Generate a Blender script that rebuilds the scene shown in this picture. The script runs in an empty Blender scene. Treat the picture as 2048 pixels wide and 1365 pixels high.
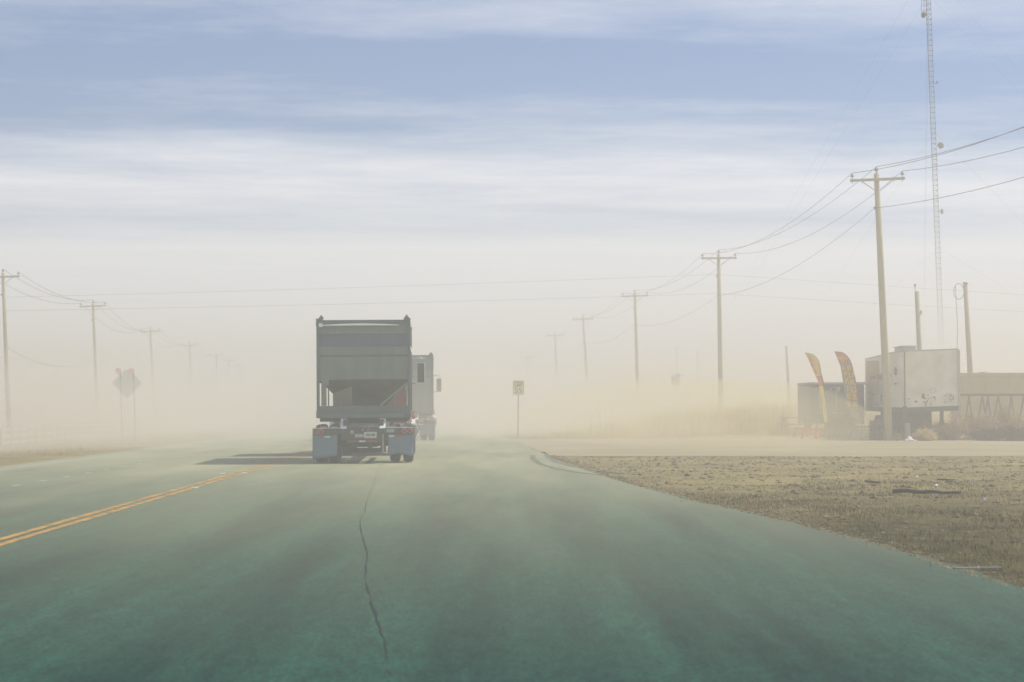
import bpy, bmesh, math, random
from mathutils import Vector, Matrix, Euler
random.seed(11)
sc = bpy.context.scene
C = sc.collection
R = math.radians
F = 3982.0          # focal length of the photograph in its own pixels
CAMH = 1.45         # height of the lens above the road

# ------------------------------------------------------------------ camera
cam_d = bpy.data.cameras.new('camera')
cam_d.lens = 70.0
cam_d.sensor_width = 36.0
cam_d.clip_start = 0.5
cam_d.clip_end = 9000
cam = bpy.data.objects.new('camera', cam_d)
C.objects.link(cam)
cam.location = (0, 0, CAMH)
cam.rotation_euler = (R(90) + math.atan(132.5 / F), 0, 0)
cam_d.dof.use_dof = True
cam_d.dof.focus_distance = 58
cam_d.dof.aperture_fstop = 4.0
sc.camera = cam

# ------------------------------------------------------------------ light
SUN = Vector((3.05, 1.30, 3.75)).normalized()
elev = math.asin(SUN.z)
azim = math.atan2(SUN.x, SUN.y)
world = bpy.data.worlds.new('World')
sc.world = world
world.use_nodes = True
wt = world.node_tree
wt.nodes.clear()


def wn(kind, **kw):
    n = wt.nodes.new(kind)
    for k, v in kw.items():
        setattr(n, k, v)
    return n


def wmath(op, a, b=None, c=None, clamp=False):
    n = wn('ShaderNodeMath', operation=op, use_clamp=clamp)
    for i, v in enumerate((a, b, c)):
        if v is None:
            continue
        if isinstance(v, (int, float)):
            n.inputs[i].default_value = v
        else:
            wt.links.new(v, n.inputs[i])
    return n.outputs[0]


SKY_STRENGTH = 0.094
sky = wn('ShaderNodeTexSky', sky_type='NISHITA')
sky.sun_disc = False
sky.sun_elevation = elev
sky.sun_rotation = azim
sky.altitude = 800
sky.air_density = 1.0
sky.dust_density = 0.5
sky.ozone_density = 6.0
tc = wn('ShaderNodeTexCoord')
sx = wn('ShaderNodeSeparateXYZ')
wt.links.new(tc.outputs['Generated'], sx.inputs[0])
zc = wmath('MAXIMUM', sx.outputs[2], 0.035)
u = wmath('DIVIDE', sx.outputs[0], zc)
v = wmath('DIVIDE', sx.outputs[1], zc)


def wnoise(su, sv, scale, detail, off, rough=0.55):
    cb = wn('ShaderNodeCombineXYZ')
    wt.links.new(wmath('MULTIPLY', u, su), cb.inputs[0])
    wt.links.new(wmath('MULTIPLY', v, sv), cb.inputs[1])
    cb.inputs[2].default_value = off
    n = wn('ShaderNodeTexNoise')
    n.inputs['Scale'].default_value = scale
    n.inputs['Detail'].default_value = detail
    n.inputs['Roughness'].default_value = rough
    wt.links.new(cb.outputs[0], n.inputs['Vector'])
    return n.outputs['Fac']


n_big = wnoise(0.9, 0.9, 0.40, 5, 3.7)
n_fine = wnoise(0.8, 1.1, 1.0, 10, 9.1, 0.70)
# long rows of high cloud, about four cloud heights from one row to the next
ph = wmath('ADD', wmath('MULTIPLY', wmath('SUBTRACT', v, 9.0), 2 * math.pi / 5.7),
           wmath('MULTIPLY', wmath('SUBTRACT', n_big, 0.5), 3.0))
row = wmath('MULTIPLY', wmath('COSINE', ph), 0.34)
veil = wmath('MULTIPLY', wmath('SUBTRACT', v, 8.6), 0.26, clamp=True)     # thin high veil, thicker towards the horizon
row = wmath('MULTIPLY', row, wmath('SUBTRACT', 1.0, veil))
cl = wmath('ADD', wmath('ADD', row, wmath('MULTIPLY_ADD', veil, 0.45, 0.34)), wmath('MULTIPLY', wmath('SUBTRACT', n_fine, 0.5), wmath('MULTIPLY_ADD', veil, -0.7, 1.1)))
cl = wmath('SMOOTH_MIN', wmath('MAXIMUM', cl, 0.04), 0.93, 0.15)
mixc = wn('ShaderNodeMix', data_type='RGBA')
wt.links.new(cl, mixc.inputs['Factor'])
tint = wn('ShaderNodeMix', data_type='RGBA', blend_type='MULTIPLY')
tint.inputs['Factor'].default_value = 1.0
wt.links.new(sky.outputs[0], tint.inputs[6])
tint.inputs[7].default_value = (0.86, 0.965, 1.12, 1)
wt.links.new(tint.outputs[2], mixc.inputs[6])
mixc.inputs[7].default_value = (11.5, 11.6, 12.2, 1)
bg = wn('ShaderNodeBackground')
bg.inputs['Strength'].default_value = SKY_STRENGTH
wt.links.new(mixc.outputs[2], bg.inputs['Color'])
wo = wn('ShaderNodeOutputWorld')
wt.links.new(bg.outputs[0], wo.inputs['Surface'])

sun_d = bpy.data.lights.new('sun', 'SUN')
sun_d.energy = 4.45
sun_d.angle = R(0.6)
sun_d.color = (1.0, 0.96, 0.88)
sun = bpy.data.objects.new('sun', sun_d)
C.objects.link(sun)
sun.rotation_euler = SUN.to_track_quat('Z', 'Y').to_euler()

sc.view_settings.view_transform = 'Standard'
sc.view_settings.look = 'None'
sc.view_settings.gamma = 1
sc.view_settings.use_curve_mapping = False
sc.view_settings.exposure = 0.0
sc.render.engine = 'CYCLES'
sc.cycles.use_denoising = True
sc.cycles.denoising_prefilter = 'ACCURATE'
sc.cycles.use_adaptive_sampling = False
sc.cycles.sample_clamp_indirect = 3.0
sc.cycles.volume_bounces = 3
sc.cycles.max_bounces = 8
sc.cycles.sampling_pattern = 'BLUE_NOISE'
world.cycles.sampling_method = 'NONE'

HAZE_DENSITY = 0.0070
HAZE_COLOUR = (0.936, 0.889, 0.806, 1)

# ------------------------------------------------------------------ helpers


def unit(px, py, Y):
    """world point at depth Y seen at pixel px,py of the photograph"""
    return Vector(((px - 1024) / F * Y, Y, CAMH + (815 - py) / F * Y))


def smooth(t):
    t = max(0.0, min(1.0, t))
    return t * t * (3 - 2 * t)


def curve(y):
    """sideways bend of the road"""
    if y < 60:
        return -0.0225 * y
    if y < 160:
        d = y - 60
        return -1.35 - 0.0225 * d - 0.0335 / 100 * d * d / 2
    return -1.35 - 2.25 - 1.675 - 0.056 * (y - 160)


_XR = [(-40, 4.6), (8, 4.35), (15.9, 4.1), (20.6, 3.95), (25.7, 3.55), (31.2, 2.85), (39.8, 2.15), (50.2, 1.55),
       (59.5, 1.08), (82, 0.3), (96, -0.25)]


def xr(y):
    if y >= 96:
        return curve(y) + 2.13
    for (a, b), (c, d) in zip(_XR, _XR[1:]):
        if a <= y <= c:
            return b + (d - b) * (y - a) / (c - a)
    return _XR[0][1]


def xl(y):
    return -11.45 + curve(y)


def wob(x, y):
    return (math.sin(x * 1.7 + y * 0.9) + math.sin(x * 0.63 - y * 1.31 + 1.2) + math.sin(x * 2.9 + 0.7) * math.sin(y * 2.3)
            + 0.8 * math.sin(x * 0.21 + y * 0.17))


def gz(x, y):
    l, r = xl(y), xr(y)
    if x < l:
        d = l - x
        return -0.018 - 0.62 * smooth(d / 15) + 0.018 * wob(x, y) * smooth((d - 0.6) / 2.5)
    if x > r:
        d = x - r
        z = -0.018 + 0.28 * smooth((y - 88) / 7) * smooth((x - 5) / 6)
        inner = smooth((y - 93) / 3) + smooth((58.5 - y) / 3)
        return z + 0.017 * wob(x, y) * smooth((d - 0.5) / 2.0) * min(1, inner)
    return -0.018


class MB:
    def __init__(self):
        self.v = []
        self.f = []
        self.s = []

    def add(self, vs, fs, sm=False):
        o = len(self.v)
        self.v += [tuple(p) for p in vs]
        self.f += [tuple(i + o for i in q) for q in fs]
        self.s += [sm] * len(fs)
        return self

    def box(self, x0, x1, y0, y1, z0, z1, m=None):
        vs = [Vector(p) for p in ((x0, y0, z0), (x1, y0, z0), (x1, y1, z0), (x0, y1, z0),
                                  (x0, y0, z1), (x1, y0, z1), (x1, y1, z1), (x0, y1, z1))]
        if m:
            vs = [m @ p for p in vs]
        return self.add(vs, [(3, 2, 1, 0), (4, 5, 6, 7), (0, 1, 5, 4), (1, 2, 6, 5), (2, 3, 7, 6), (3, 0, 4, 7)])

    def bar(self, a, b, w, h=None, up=(0, 0, 1)):
        """square bar from a to b"""
        h = h or w
        a, b = Vector(a), Vector(b)
        d = (b - a).normalized()
        upv = Vector(up)
        if abs(d.dot(upv)) > 0.98:
            upv = Vector((0, 1, 0))
        s = d.cross(upv).normalized()
        t = s.cross(d)
        vs = []
        for p in (a, b):
            for i, j in ((-1, -1), (1, -1), (1, 1), (-1, 1)):
                vs.append(p + s * (i * w / 2) + t * (j * h / 2))
        return self.add(vs, [(0, 1, 2, 3), (7, 6, 5, 4), (0, 4, 5, 1), (1, 5, 6, 2), (2, 6, 7, 3), (3, 7, 4, 0)])

    def tube(self, pts, r, n=8, r1=None, cap=True):
        pts = [Vector(p) for p in pts]
        k = len(pts)
        vs = []
        for i, p in enumerate(pts):
            d = (pts[min(i + 1, k - 1)] - pts[max(i - 1, 0)]).normalized()
            u_ = Vector((0, 0, 1)) if abs(d.z) < 0.95 else Vector((0, 1, 0))
            s = d.cross(u_).normalized()
            t = s.cross(d)
            rr = r if r1 is None else r + (r1 - r) * i / max(1, k - 1)
            for j in range(n):
                a = 2 * math.pi * j / n
                vs.append(p + (s * math.cos(a) + t * math.sin(a)) * rr)
        fs = []
        for i in range(k - 1):
            for j in range(n):
                fs.append((i * n + j, i * n + (j + 1) % n, (i + 1) * n + (j + 1) % n, (i + 1) * n + j))
        self.add(vs, fs, n > 5)
        if cap:
            o = len(self.v) - len(vs)
            self.f.append(tuple(o + j for j in range(n))[::-1])
            self.f.append(tuple(o + (k - 1) * n + j for j in range(n)))
            self.s += [False, False]
        return self

    def lathe(self, prof, axis, c, n=20, sm=True):
        """prof: (offset along axis, radius); axis 'x','y' or 'z'"""
        c = Vector(c)
        vs = []
        for o, r in prof:
            for j in range(n):
                a = 2 * math.pi * j / n
                p, q = r * math.cos(a), r * math.sin(a)
                vs.append(c + Vector({'x': (o, p, q), 'y': (p, o, q), 'z': (p, q, o)}[axis]))
        fs = []
        for i in range(len(prof) - 1):
            for j in range(n):
                fs.append((i * n + j, i * n + (j + 1) % n, (i + 1) * n + (j + 1) % n, (i + 1) * n + j))
        self.add(vs, fs, sm)
        o = len(self.v) - len(vs)
        if prof[0][1] > 1e-4:
            self.f.append(tuple(o + j for j in range(n))[::-1])
            self.s.append(False)
        if prof[-1][1] > 1e-4:
            self.f.append(tuple(o + (len(prof) - 1) * n + j for j in range(n)))
            self.s.append(False)
        return self

    def prism(self, poly, y0, y1):
        """polygon of (x,z) extruded along y"""
        n = len(poly)
        vs = [(x, y0, z) for x, z in poly] + [(x, y1, z) for x, z in poly]
        fs = [tuple(range(n)), tuple(range(n, 2 * n))[::-1]]
        fs += [(i, i + n, (i + 1) % n + n, (i + 1) % n) for i in range(n)]
        return self.add(vs, fs)

    def prism_x(self, poly, x0, x1):
        n = len(poly)
        vs = [(x0, y, z) for y, z in poly] + [(x1, y, z) for y, z in poly]
        fs = [tuple(range(n))[::-1], tuple(range(n, 2 * n))]
        fs += [(i, (i + 1) % n, (i + 1) % n + n, i + n) for i in range(n)]
        return self.add(vs, fs)

    def build(self, name, m, parent=None, loc=None, bevel=0):
        me = bpy.data.meshes.new(name)
        me.from_pydata(self.v, [], self.f)
        if any(self.s):
            me.polygons.foreach_set('use_smooth', self.s)
        bm = bmesh.new()
        bm.from_mesh(me)
        bmesh.ops.recalc_face_normals(bm, faces=bm.faces)
        bm.to_mesh(me)
        bm.free()
        me.materials.append(m)
        o = bpy.data.objects.new(name, me)
        C.objects.link(o)
        if parent:
            o.parent = parent
        if loc:
            o.location = loc
        if bevel:
            b = o.modifiers.new('bevel', 'BEVEL')
            b.width = bevel
            b.segments = 2
            b.limit_method = 'ANGLE'
        return o


def tag(o, label=None, cat=None, group=None, kind=None):
    if label:
        o['label'] = label
    if cat:
        o['category'] = cat
    if group:
        o['group'] = group
    if kind:
        o['kind'] = kind
    return o


def thing(name, label, cat, loc=(0, 0, 0), rz=0, group=None):
    o = bpy.data.objects.new(name, None)
    C.objects.link(o)
    o.location = loc
    o.rotation_euler = (0, 0, rz)
    o.empty_display_size = 0.3
    return tag(o, label, cat, group)


def kids(o):
    return [c for c in bpy.data.objects if c.parent == o]


def copy_tree(o, parent=None, label=None):
    c = o.copy()
    C.objects.link(c)
    c.parent = parent
    if label:
        c['label'] = label
    for k in kids(o):
        copy_tree(k, c)
    return c


def text_mesh(mb, s, size, at, rot=0.0, spacing=1.0, bold=0.0):
    """flat letters standing in the xz plane, facing -y, centred at 'at'"""
    cu = bpy.data.curves.new('letters', 'FONT')
    cu.body = s
    cu.size = size
    cu.align_x = 'CENTER'
    cu.align_y = 'CENTER'
    cu.offset = bold
    cu.resolution_u = 3
    cu.space_character = spacing
    o = bpy.data.objects.new('letters', cu)
    C.objects.link(o)
    dg = bpy.context.evaluated_depsgraph_get()
    dg.update()
    me = o.evaluated_get(dg).to_mesh()
    M = Matrix.Translation(Vector(at)) @ Matrix.Rotation(rot, 4, 'Y') @ Matrix.Rotation(R(90), 4, 'X')
    vs = [M @ v_.co for v_ in me.vertices]
    fs = [tuple(p.vertices) for p in me.polygons]
    o.evaluated_get(dg).to_mesh_clear()
    bpy.data.objects.remove(o)
    bpy.data.curves.remove(cu)
    mb.add(vs, fs)


# ------------------------------------------------------------------ materials
MATS = {}


def mat(name, col, rough=0.7, col2=None, scale=3.0, metal=0.0, bump=0.0, bscale=None, stretch=None, detail=5,
        lo=0.35, hi=0.65, spec=0.4, dust=0.0, coords='Object'):
    m = bpy.data.materials.new(name)
    m.use_nodes = True
    nt = m.node_tree
    b = nt.nodes['Principled BSDF']
    b.inputs['Roughness'].default_value = rough
    b.inputs['Metallic'].default_value = metal
    b.inputs['Specular IOR Level'].default_value = spec
    tcn = nt.nodes.new('ShaderNodeTexCoord')
    vec = tcn.outputs[coords]
    if stretch:
        mp = nt.nodes.new('ShaderNodeMapping')
        mp.inputs['Scale'].default_value = stretch
        nt.links.new(vec, mp.inputs[0])
        vec = mp.outputs[0]
    nz = nt.nodes.new('ShaderNodeTexNoise')
    nz.inputs['Scale'].default_value = scale
    nz.inputs['Detail'].default_value = detail
    nt.links.new(vec, nz.inputs['Vector'])
    rp = nt.nodes.new('ShaderNodeValToRGB')
    rp.color_ramp.elements[0].position = lo
    rp.color_ramp.elements[1].position = hi
    c2 = col2 or tuple(c * 0.78 for c in col)
    rp.color_ramp.elements[0].color = (*c2, 1)
    rp.color_ramp.elements[1].color = (*col, 1)
    nt.links.new(nz.outputs['Fac'], rp.inputs[0])
    out = rp.outputs[0]
    if dust:
        # settled dust on faces that look upward, broken up by noise
        ge = nt.nodes.new('ShaderNodeNewGeometry')
        sp = nt.nodes.new('ShaderNodeSeparateXYZ')
        nt.links.new(ge.outputs['Normal'], sp.inputs[0])
        n2 = nt.nodes.new('ShaderNodeTexNoise')
        n2.inputs['Scale'].default_value = 2.1
        n2.inputs['Detail'].default_value = 6
        nt.links.new(tcn.outputs['Object'], n2.inputs['Vector'])
        mm = nt.nodes.new('ShaderNodeMath')
        mm.operation = 'MULTIPLY_ADD'
        mm.use_clamp = True
        nt.links.new(sp.outputs[2], mm.inputs[0])
        mm.inputs[1].default_value = dust * 0.7
        m3 = nt.nodes.new('ShaderNodeMath')
        m3.operation = 'MULTIPLY'
        m3.inputs[1].default_value = dust
        nt.links.new(n2.outputs['Fac'], m3.inputs[0])
        nt.links.new(m3.outputs[0], mm.inputs[2])
        mx = nt.nodes.new('ShaderNodeMix')
        mx.data_type = 'RGBA'
        nt.links.new(mm.outputs[0], mx.inputs['Factor'])
        nt.links.new(out, mx.inputs[6])
        mx.inputs[7].default_value = (0.36, 0.31, 0.23, 1)
        out = mx.outputs[2]
    nt.links.new(out, b.inputs['Base Color'])
    if bump:
        n4 = nt.nodes.new('ShaderNodeTexNoise')
        n4.inputs['Scale'].default_value = bscale or scale * 6
        n4.inputs['Detail'].default_value = 4
        nt.links.new(vec, n4.inputs['Vector'])
        bp = nt.nodes.new('ShaderNodeBump')
        bp.inputs['Strength'].default_value = bump
        bp.inputs['Distance'].default_value = 0.03
        nt.links.new(n4.outputs['Fac'], bp.inputs['Height'])
        nt.links.new(bp.outputs[0], b.inputs['Normal'])
    MATS[name] = m
    return m


def asphalt():
    m = bpy.data.materials.new('asphalt')
    m.use_nodes = True
    nt = m.node_tree
    L = nt.links.new
    b = nt.nodes['Principled BSDF']
    b.inputs['Roughness'].default_value = 0.8
    b.inputs['Specular IOR Level'].default_value = 0.2
    tcn = nt.nodes.new('ShaderNodeTexCoord')

    def noise(st, scale, det, rgh=0.6):
        mp = nt.nodes.new('ShaderNodeMapping')
        mp.inputs['Scale'].default_value = st
        mp.inputs['Rotation'].default_value = (0, 0, R(-1.3))
        L(tcn.outputs['Object'], mp.inputs[0])
        n = nt.nodes.new('ShaderNodeTexNoise')
        n.inputs['Scale'].default_value = scale
        n.inputs['Detail'].default_value = det
        n.inputs['Roughness'].default_value = rgh
        L(mp.outputs[0], n.inputs['Vector'])
        return n.outputs['Fac']

    def ramp(f, c0, c1, lo, hi):
        r = nt.nodes.new('ShaderNodeValToRGB')
        r.color_ramp.elements[0].position = lo
        r.color_ramp.elements[1].position = hi
        r.color_ramp.elements[0].color = (*c0, 1)
        r.color_ramp.elements[1].color = (*c1, 1)
        L(f, r.inputs[0])
        return r.outputs[0]

    def mixn(a, c, f, mode='MIX'):
        x = nt.nodes.new('ShaderNodeMix')
        x.data_type = 'RGBA'
        x.blend_type = mode
        if isinstance(f, float):
            x.inputs['Factor'].default_value = f
        else:
            L(f, x.inputs['Factor'])
        L(a, x.inputs[6])
        L(c, x.inputs[7])
        return x.outputs[2]

    streak = ramp(noise((1, 0.045, 1), 1.3, 5), ROAD_A, ROAD_B, 0.36, 0.66)
    blot = ramp(noise((1, 0.10, 1), 0.45, 6), (0.82, 0.83, 0.83), (1.12, 1.11, 1.09), 0.3, 0.7)
    grain = ramp(noise((1, 0.35, 1), 34, 6, 0.85), (0.25, 0.27, 0.27), (2.0, 1.95, 1.9), 0.35, 0.66)
    mott = ramp(noise((1, 0.22, 1), 9, 8, 0.85), (0.4, 0.4, 0.4), (1.7, 1.68, 1.66), 0.38, 0.62)
    tar = ramp(noise((0.7, 0.06, 1), 0.55, 4), (0.84, 0.85, 0.86), (1, 1, 1), 0.30, 0.42)
    c = mixn(streak, blot, 1.0, 'MULTIPLY')
    c = mixn(c, tar, 1.0, 'MULTIPLY')
    c = mixn(c, mott, 0.6, 'MULTIPLY')
    c = mixn(c, grain, 0.9, 'MULTIPLY')
    # haze painted into the colour: tan grows with distance, broken up like drifted dust
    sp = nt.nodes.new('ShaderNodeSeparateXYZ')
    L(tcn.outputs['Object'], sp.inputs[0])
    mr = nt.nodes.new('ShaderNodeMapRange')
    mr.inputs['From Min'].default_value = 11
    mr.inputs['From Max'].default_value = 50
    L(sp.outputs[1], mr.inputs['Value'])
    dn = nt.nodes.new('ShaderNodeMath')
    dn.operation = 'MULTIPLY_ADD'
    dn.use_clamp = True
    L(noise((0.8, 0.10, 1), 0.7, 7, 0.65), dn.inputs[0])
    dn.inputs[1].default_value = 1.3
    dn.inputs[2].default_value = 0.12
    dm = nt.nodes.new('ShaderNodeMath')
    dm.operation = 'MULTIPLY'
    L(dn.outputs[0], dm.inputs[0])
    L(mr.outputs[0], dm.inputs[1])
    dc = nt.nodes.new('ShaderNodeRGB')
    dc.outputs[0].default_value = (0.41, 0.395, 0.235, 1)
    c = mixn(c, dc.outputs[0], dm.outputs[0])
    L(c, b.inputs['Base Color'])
    bp = nt.nodes.new('ShaderNodeBump')
    bp.inputs['Strength'].default_value = 0.35
    bp.inputs['Distance'].default_value = 0.01
    L(noise((1, 1, 1), 70, 4, 0.7), bp.inputs['Height'])
    L(bp.outputs[0], b.inputs['Normal'])
    return m


ROAD_A = (0.004, 0.032, 0.022)
ROAD_B = (0.018, 0.080, 0.052)
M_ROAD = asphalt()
M_DIRT = mat('packed_dirt', (0.34, 0.275, 0.12), 0.95, (0.19, 0.15, 0.065), 0.5, bump=0.8, bscale=9, detail=9, lo=0.3, hi=0.7, spec=0.1)
def verge_soil():
    nt = M_DIRT.node_tree
    L = nt.links.new
    b = nt.nodes['Principled BSDF']
    old = b.inputs['Base Color'].links[0].from_socket
    tcn = nt.nodes.new('ShaderNodeTexCoord')
    sp = nt.nodes.new('ShaderNodeSeparateXYZ')
    L(tcn.outputs['Object'], sp.inputs[0])
    n = nt.nodes.new('ShaderNodeTexNoise')
    n.inputs['Scale'].default_value = 0.32
    n.inputs['Detail'].default_value = 7
    L(tcn.outputs['Object'], n.inputs['Vector'])
    a = nt.nodes.new('ShaderNodeMath')          # bare trampled dirt near the gravel, matted dead turf this side of it
    a.operation = 'MULTIPLY_ADD'
    L(n.outputs['Fac'], a.inputs[0])
    a.inputs[1].default_value = 26
    L(sp.outputs[1], a.inputs[2])
    mr = nt.nodes.new('ShaderNodeMapRange')
    mr.inputs['From Min'].default_value = 36
    mr.inputs['From Max'].default_value = 52
    L(a.outputs[0], mr.inputs['Value'])
    x = nt.nodes.new('ShaderNodeMix')
    x.data_type = 'RGBA'
    L(mr.outputs[0], x.inputs['Factor'])
    tf = nt.nodes.new('ShaderNodeValToRGB')
    tf.color_ramp.elements[0].position, tf.color_ramp.elements[1].position = 0.35, 0.7
    tf.color_ramp.elements[0].color = (0.048, 0.043, 0.017, 1)
    tf.color_ramp.elements[1].color = (0.165, 0.135, 0.055, 1)
    n2 = nt.nodes.new('ShaderNodeTexNoise')
    n2.inputs['Scale'].default_value = 1.4
    n2.inputs['Detail'].default_value = 9
    n2.inputs['Roughness'].default_value = 0.7
    L(tcn.outputs['Object'], n2.inputs['Vector'])
    L(n2.outputs['Fac'], tf.inputs[0])
    L(tf.outputs[0], x.inputs[6])
    L(old, x.inputs[7])
    L(x.outputs[2], b.inputs['Base Color'])


verge_soil()
M_FARDIRT = mat('far_dirt', (0.33, 0.27, 0.17), 0.95, (0.24, 0.19, 0.12), 0.02, spec=0.1)
M_DRIVE = mat('gravel', (0.46, 0.395, 0.235), 0.95, (0.29, 0.24, 0.135), 0.9, bump=0.8, bscale=30, stretch=(0.18, 1.5, 1), detail=10, lo=0.32, hi=0.62, spec=0.1)
M_YELLOW = mat('yellow_road_paint', (0.56, 0.30, 0.05), 0.7, (0.20, 0.16, 0.07), 3.5, lo=0.38, hi=0.56, detail=9)
M_WHITEL = mat('white_road_paint', (0.42, 0.43, 0.39), 0.7, (0.14, 0.16, 0.14), 6, lo=0.3, hi=0.5, detail=8)
M_TAR = mat('crack_tar', (0.022, 0.026, 0.026), 0.8, (0.012, 0.014, 0.014), 8)
M_TYREMARK = mat('tyre_rubber_mark', (0.17, 0.195, 0.115), 0.85, (0.13, 0.15, 0.09), 4)
M_TREFL = mat('marker_plastic', (0.72, 0.70, 0.62), 0.4, (0.5, 0.48, 0.4), 20)
M_WOOD = mat('weathered_pole_wood', (0.56, 0.50, 0.30), 0.9, (0.42, 0.37, 0.22), 6, stretch=(6, 6, 0.3), bump=0.4)
M_ARM = mat('crossarm_wood', (0.46, 0.41, 0.25), 0.9, (0.33, 0.29, 0.18), 5, stretch=(0.4, 5, 5))
M_OLDWOOD = mat('grey_lumber', (0.30, 0.25, 0.17), 0.9, (0.18, 0.15, 0.10), 4, stretch=(1, 5, 5))
M_DARKWOOD = mat('dark_driftwood', (0.10, 0.085, 0.06), 0.9, (0.05, 0.042, 0.03), 7)
M_PORC = mat('porcelain', (0.24, 0.25, 0.26), 0.35, (0.18, 0.18, 0.19), 6)
M_WIRE = mat('aluminium_wire', (0.035, 0.035, 0.035), 0.6, (0.025, 0.025, 0.025), 5)
M_GALV = mat('galvanised_steel', (0.50, 0.50, 0.46), 0.6, (0.38, 0.38, 0.35), 5, metal=0.1)
M_TOWER = mat('tower_steel', (0.10, 0.095, 0.095), 0.6, (0.07, 0.065, 0.065), 2)
M_DISH = mat('dish_shell', (0.17, 0.17, 0.18), 0.6, (0.13, 0.13, 0.13), 1)
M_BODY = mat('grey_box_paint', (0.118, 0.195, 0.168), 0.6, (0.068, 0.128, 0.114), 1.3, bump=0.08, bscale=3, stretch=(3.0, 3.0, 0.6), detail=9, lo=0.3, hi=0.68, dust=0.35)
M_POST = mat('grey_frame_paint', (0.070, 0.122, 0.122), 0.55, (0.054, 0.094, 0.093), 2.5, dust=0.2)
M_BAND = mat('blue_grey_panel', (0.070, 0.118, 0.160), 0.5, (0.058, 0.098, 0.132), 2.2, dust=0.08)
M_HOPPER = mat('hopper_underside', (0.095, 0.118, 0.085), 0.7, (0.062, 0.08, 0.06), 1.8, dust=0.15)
M_ALU = mat('bright_aluminium', (0.88, 0.89, 0.90), 0.45, (0.78, 0.79, 0.80), 3)
M_CHASSIS = mat('dark_chassis', (0.042, 0.060, 0.058), 0.6, (0.028, 0.04, 0.038), 3, dust=0.12)
M_FLAP = mat('blue_mudflap', (0.105, 0.185, 0.255), 0.5, (0.085, 0.15, 0.21), 3, dust=0.16)
M_TYRE = mat('tyre_rubber', (0.026, 0.028, 0.028), 0.85, (0.018, 0.018, 0.018), 6, dust=0.14)
M_RIM = mat('wheel_rim', (0.5, 0.5, 0.5), 0.4, (0.3, 0.3, 0.3), 5, metal=0.5)
M_RED = mat('red_lens', (0.50, 0.035, 0.03), 0.35, (0.38, 0.03, 0.03), 8)
M_RING = mat('lamp_ring', (0.42, 0.43, 0.43), 0.45, (0.3, 0.3, 0.3), 8)
M_WTAPE = mat('white_tape', (0.66, 0.68, 0.67), 0.5, (0.5, 0.5, 0.5), 10)
M_CABRED = mat('red_cab_paint', (0.34, 0.035, 0.045), 0.35, (0.27, 0.03, 0.04), 2, dust=0.14)
M_CHROME = mat('chrome', (0.72, 0.73, 0.75), 0.18, (0.6, 0.6, 0.62), 3, metal=0.9)
M_MIRROR = mat('mirror_face', (0.055, 0.06, 0.07), 0.25, (0.04, 0.045, 0.05), 3)
M_GLASS = mat('dark_glass', (0.02, 0.025, 0.03), 0.1, (0.02, 0.02, 0.025), 1)
M_PLATE = mat('licence_plate', (0.55, 0.57, 0.53), 0.5, (0.45, 0.47, 0.43), 6)
M_INK = mat('dark_print', (0.05, 0.055, 0.07), 0.6, (0.04, 0.04, 0.05), 6)
M_SIGNW = mat('sign_face', (0.90, 0.84, 0.42), 0.6, (0.84, 0.78, 0.38), 8)
M_SIGNB = mat('sign_back', (0.84, 0.81, 0.70), 0.6, (0.76, 0.73, 0.62), 4)
M_ORANGE = mat('orange_flag_cloth', (0.94, 0.72, 0.58), 0.7, (0.92, 0.66, 0.52), 6)
M_FENCE = mat('white_fence_paint', (0.62, 0.60, 0.50), 0.7, (0.45, 0.43, 0.35), 2)
M_TRAILER = mat('dirty_white_trailer', (0.92, 0.88, 0.72), 0.6, (0.74, 0.69, 0.52), 1.3, detail=9, dust=0.12)
M_TRIM = mat('trailer_trim', (0.52, 0.50, 0.43), 0.55, (0.4, 0.38, 0.33), 3)
M_RUST = mat('rust', (0.16, 0.085, 0.045), 0.9, (0.10, 0.05, 0.03), 9)
M_RUSTRAIL = mat('brown_painted_steel', (0.16, 0.12, 0.075), 0.85, (0.10, 0.075, 0.05), 5)
M_MENU = mat('yellow_menu_board', (0.55, 0.42, 0.13), 0.7, (0.42, 0.30, 0.10), 5)
M_SMOKE = mat('grey_grime', (0.15, 0.145, 0.125), 0.9, (0.10, 0.095, 0.085), 6)
M_DARKTR = mat('black_trailer_skin', (0.055, 0.062, 0.048), 0.5, (0.04, 0.045, 0.036), 2, dust=0.12)
M_ROD = mat('pale_rod', (0.46, 0.46, 0.38), 0.5, (0.35, 0.35, 0.3), 6)
M_TAN = mat('tan_container', (0.56, 0.46, 0.23), 0.8, (0.46, 0.37, 0.18), 1.5, detail=8)
M_FLAGRED = mat('red_banner_cloth', (0.84, 0.42, 0.34), 0.8, (0.76, 0.37, 0.30), 3)
M_FLAGMID = mat('ochre_banner_cloth', (0.56, 0.50, 0.33), 0.8, (0.50, 0.44, 0.29), 2)
M_FLAGYEL = mat('yellow_banner_cloth', (0.95, 0.84, 0.26), 0.8, (0.90, 0.78, 0.22), 3)
M_FLAGGRY = mat('grey_banner_cloth', (0.40, 0.38, 0.28), 0.8, (0.34, 0.32, 0.24), 3)
M_LETTER = mat('yellow_letters', (0.95, 0.80, 0.04), 0.7, (0.90, 0.74, 0.04), 6)
M_LETTERRED = mat('red_letter_edge', (0.55, 0.12, 0.08), 0.8, (0.45, 0.10, 0.07), 3)
M_SAWRED = mat('red_plastic', (0.62, 0.09, 0.06), 0.6, (0.5, 0.07, 0.05), 6)
M_GEN = mat('dark_green_junk', (0.065, 0.075, 0.05), 0.7, (0.045, 0.05, 0.035), 4, dust=0.12)
M_GRASS = mat('dead_grass', (0.66, 0.53, 0.23), 0.9, (0.50, 0.39, 0.17), 0.6, spec=0.15)
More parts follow.
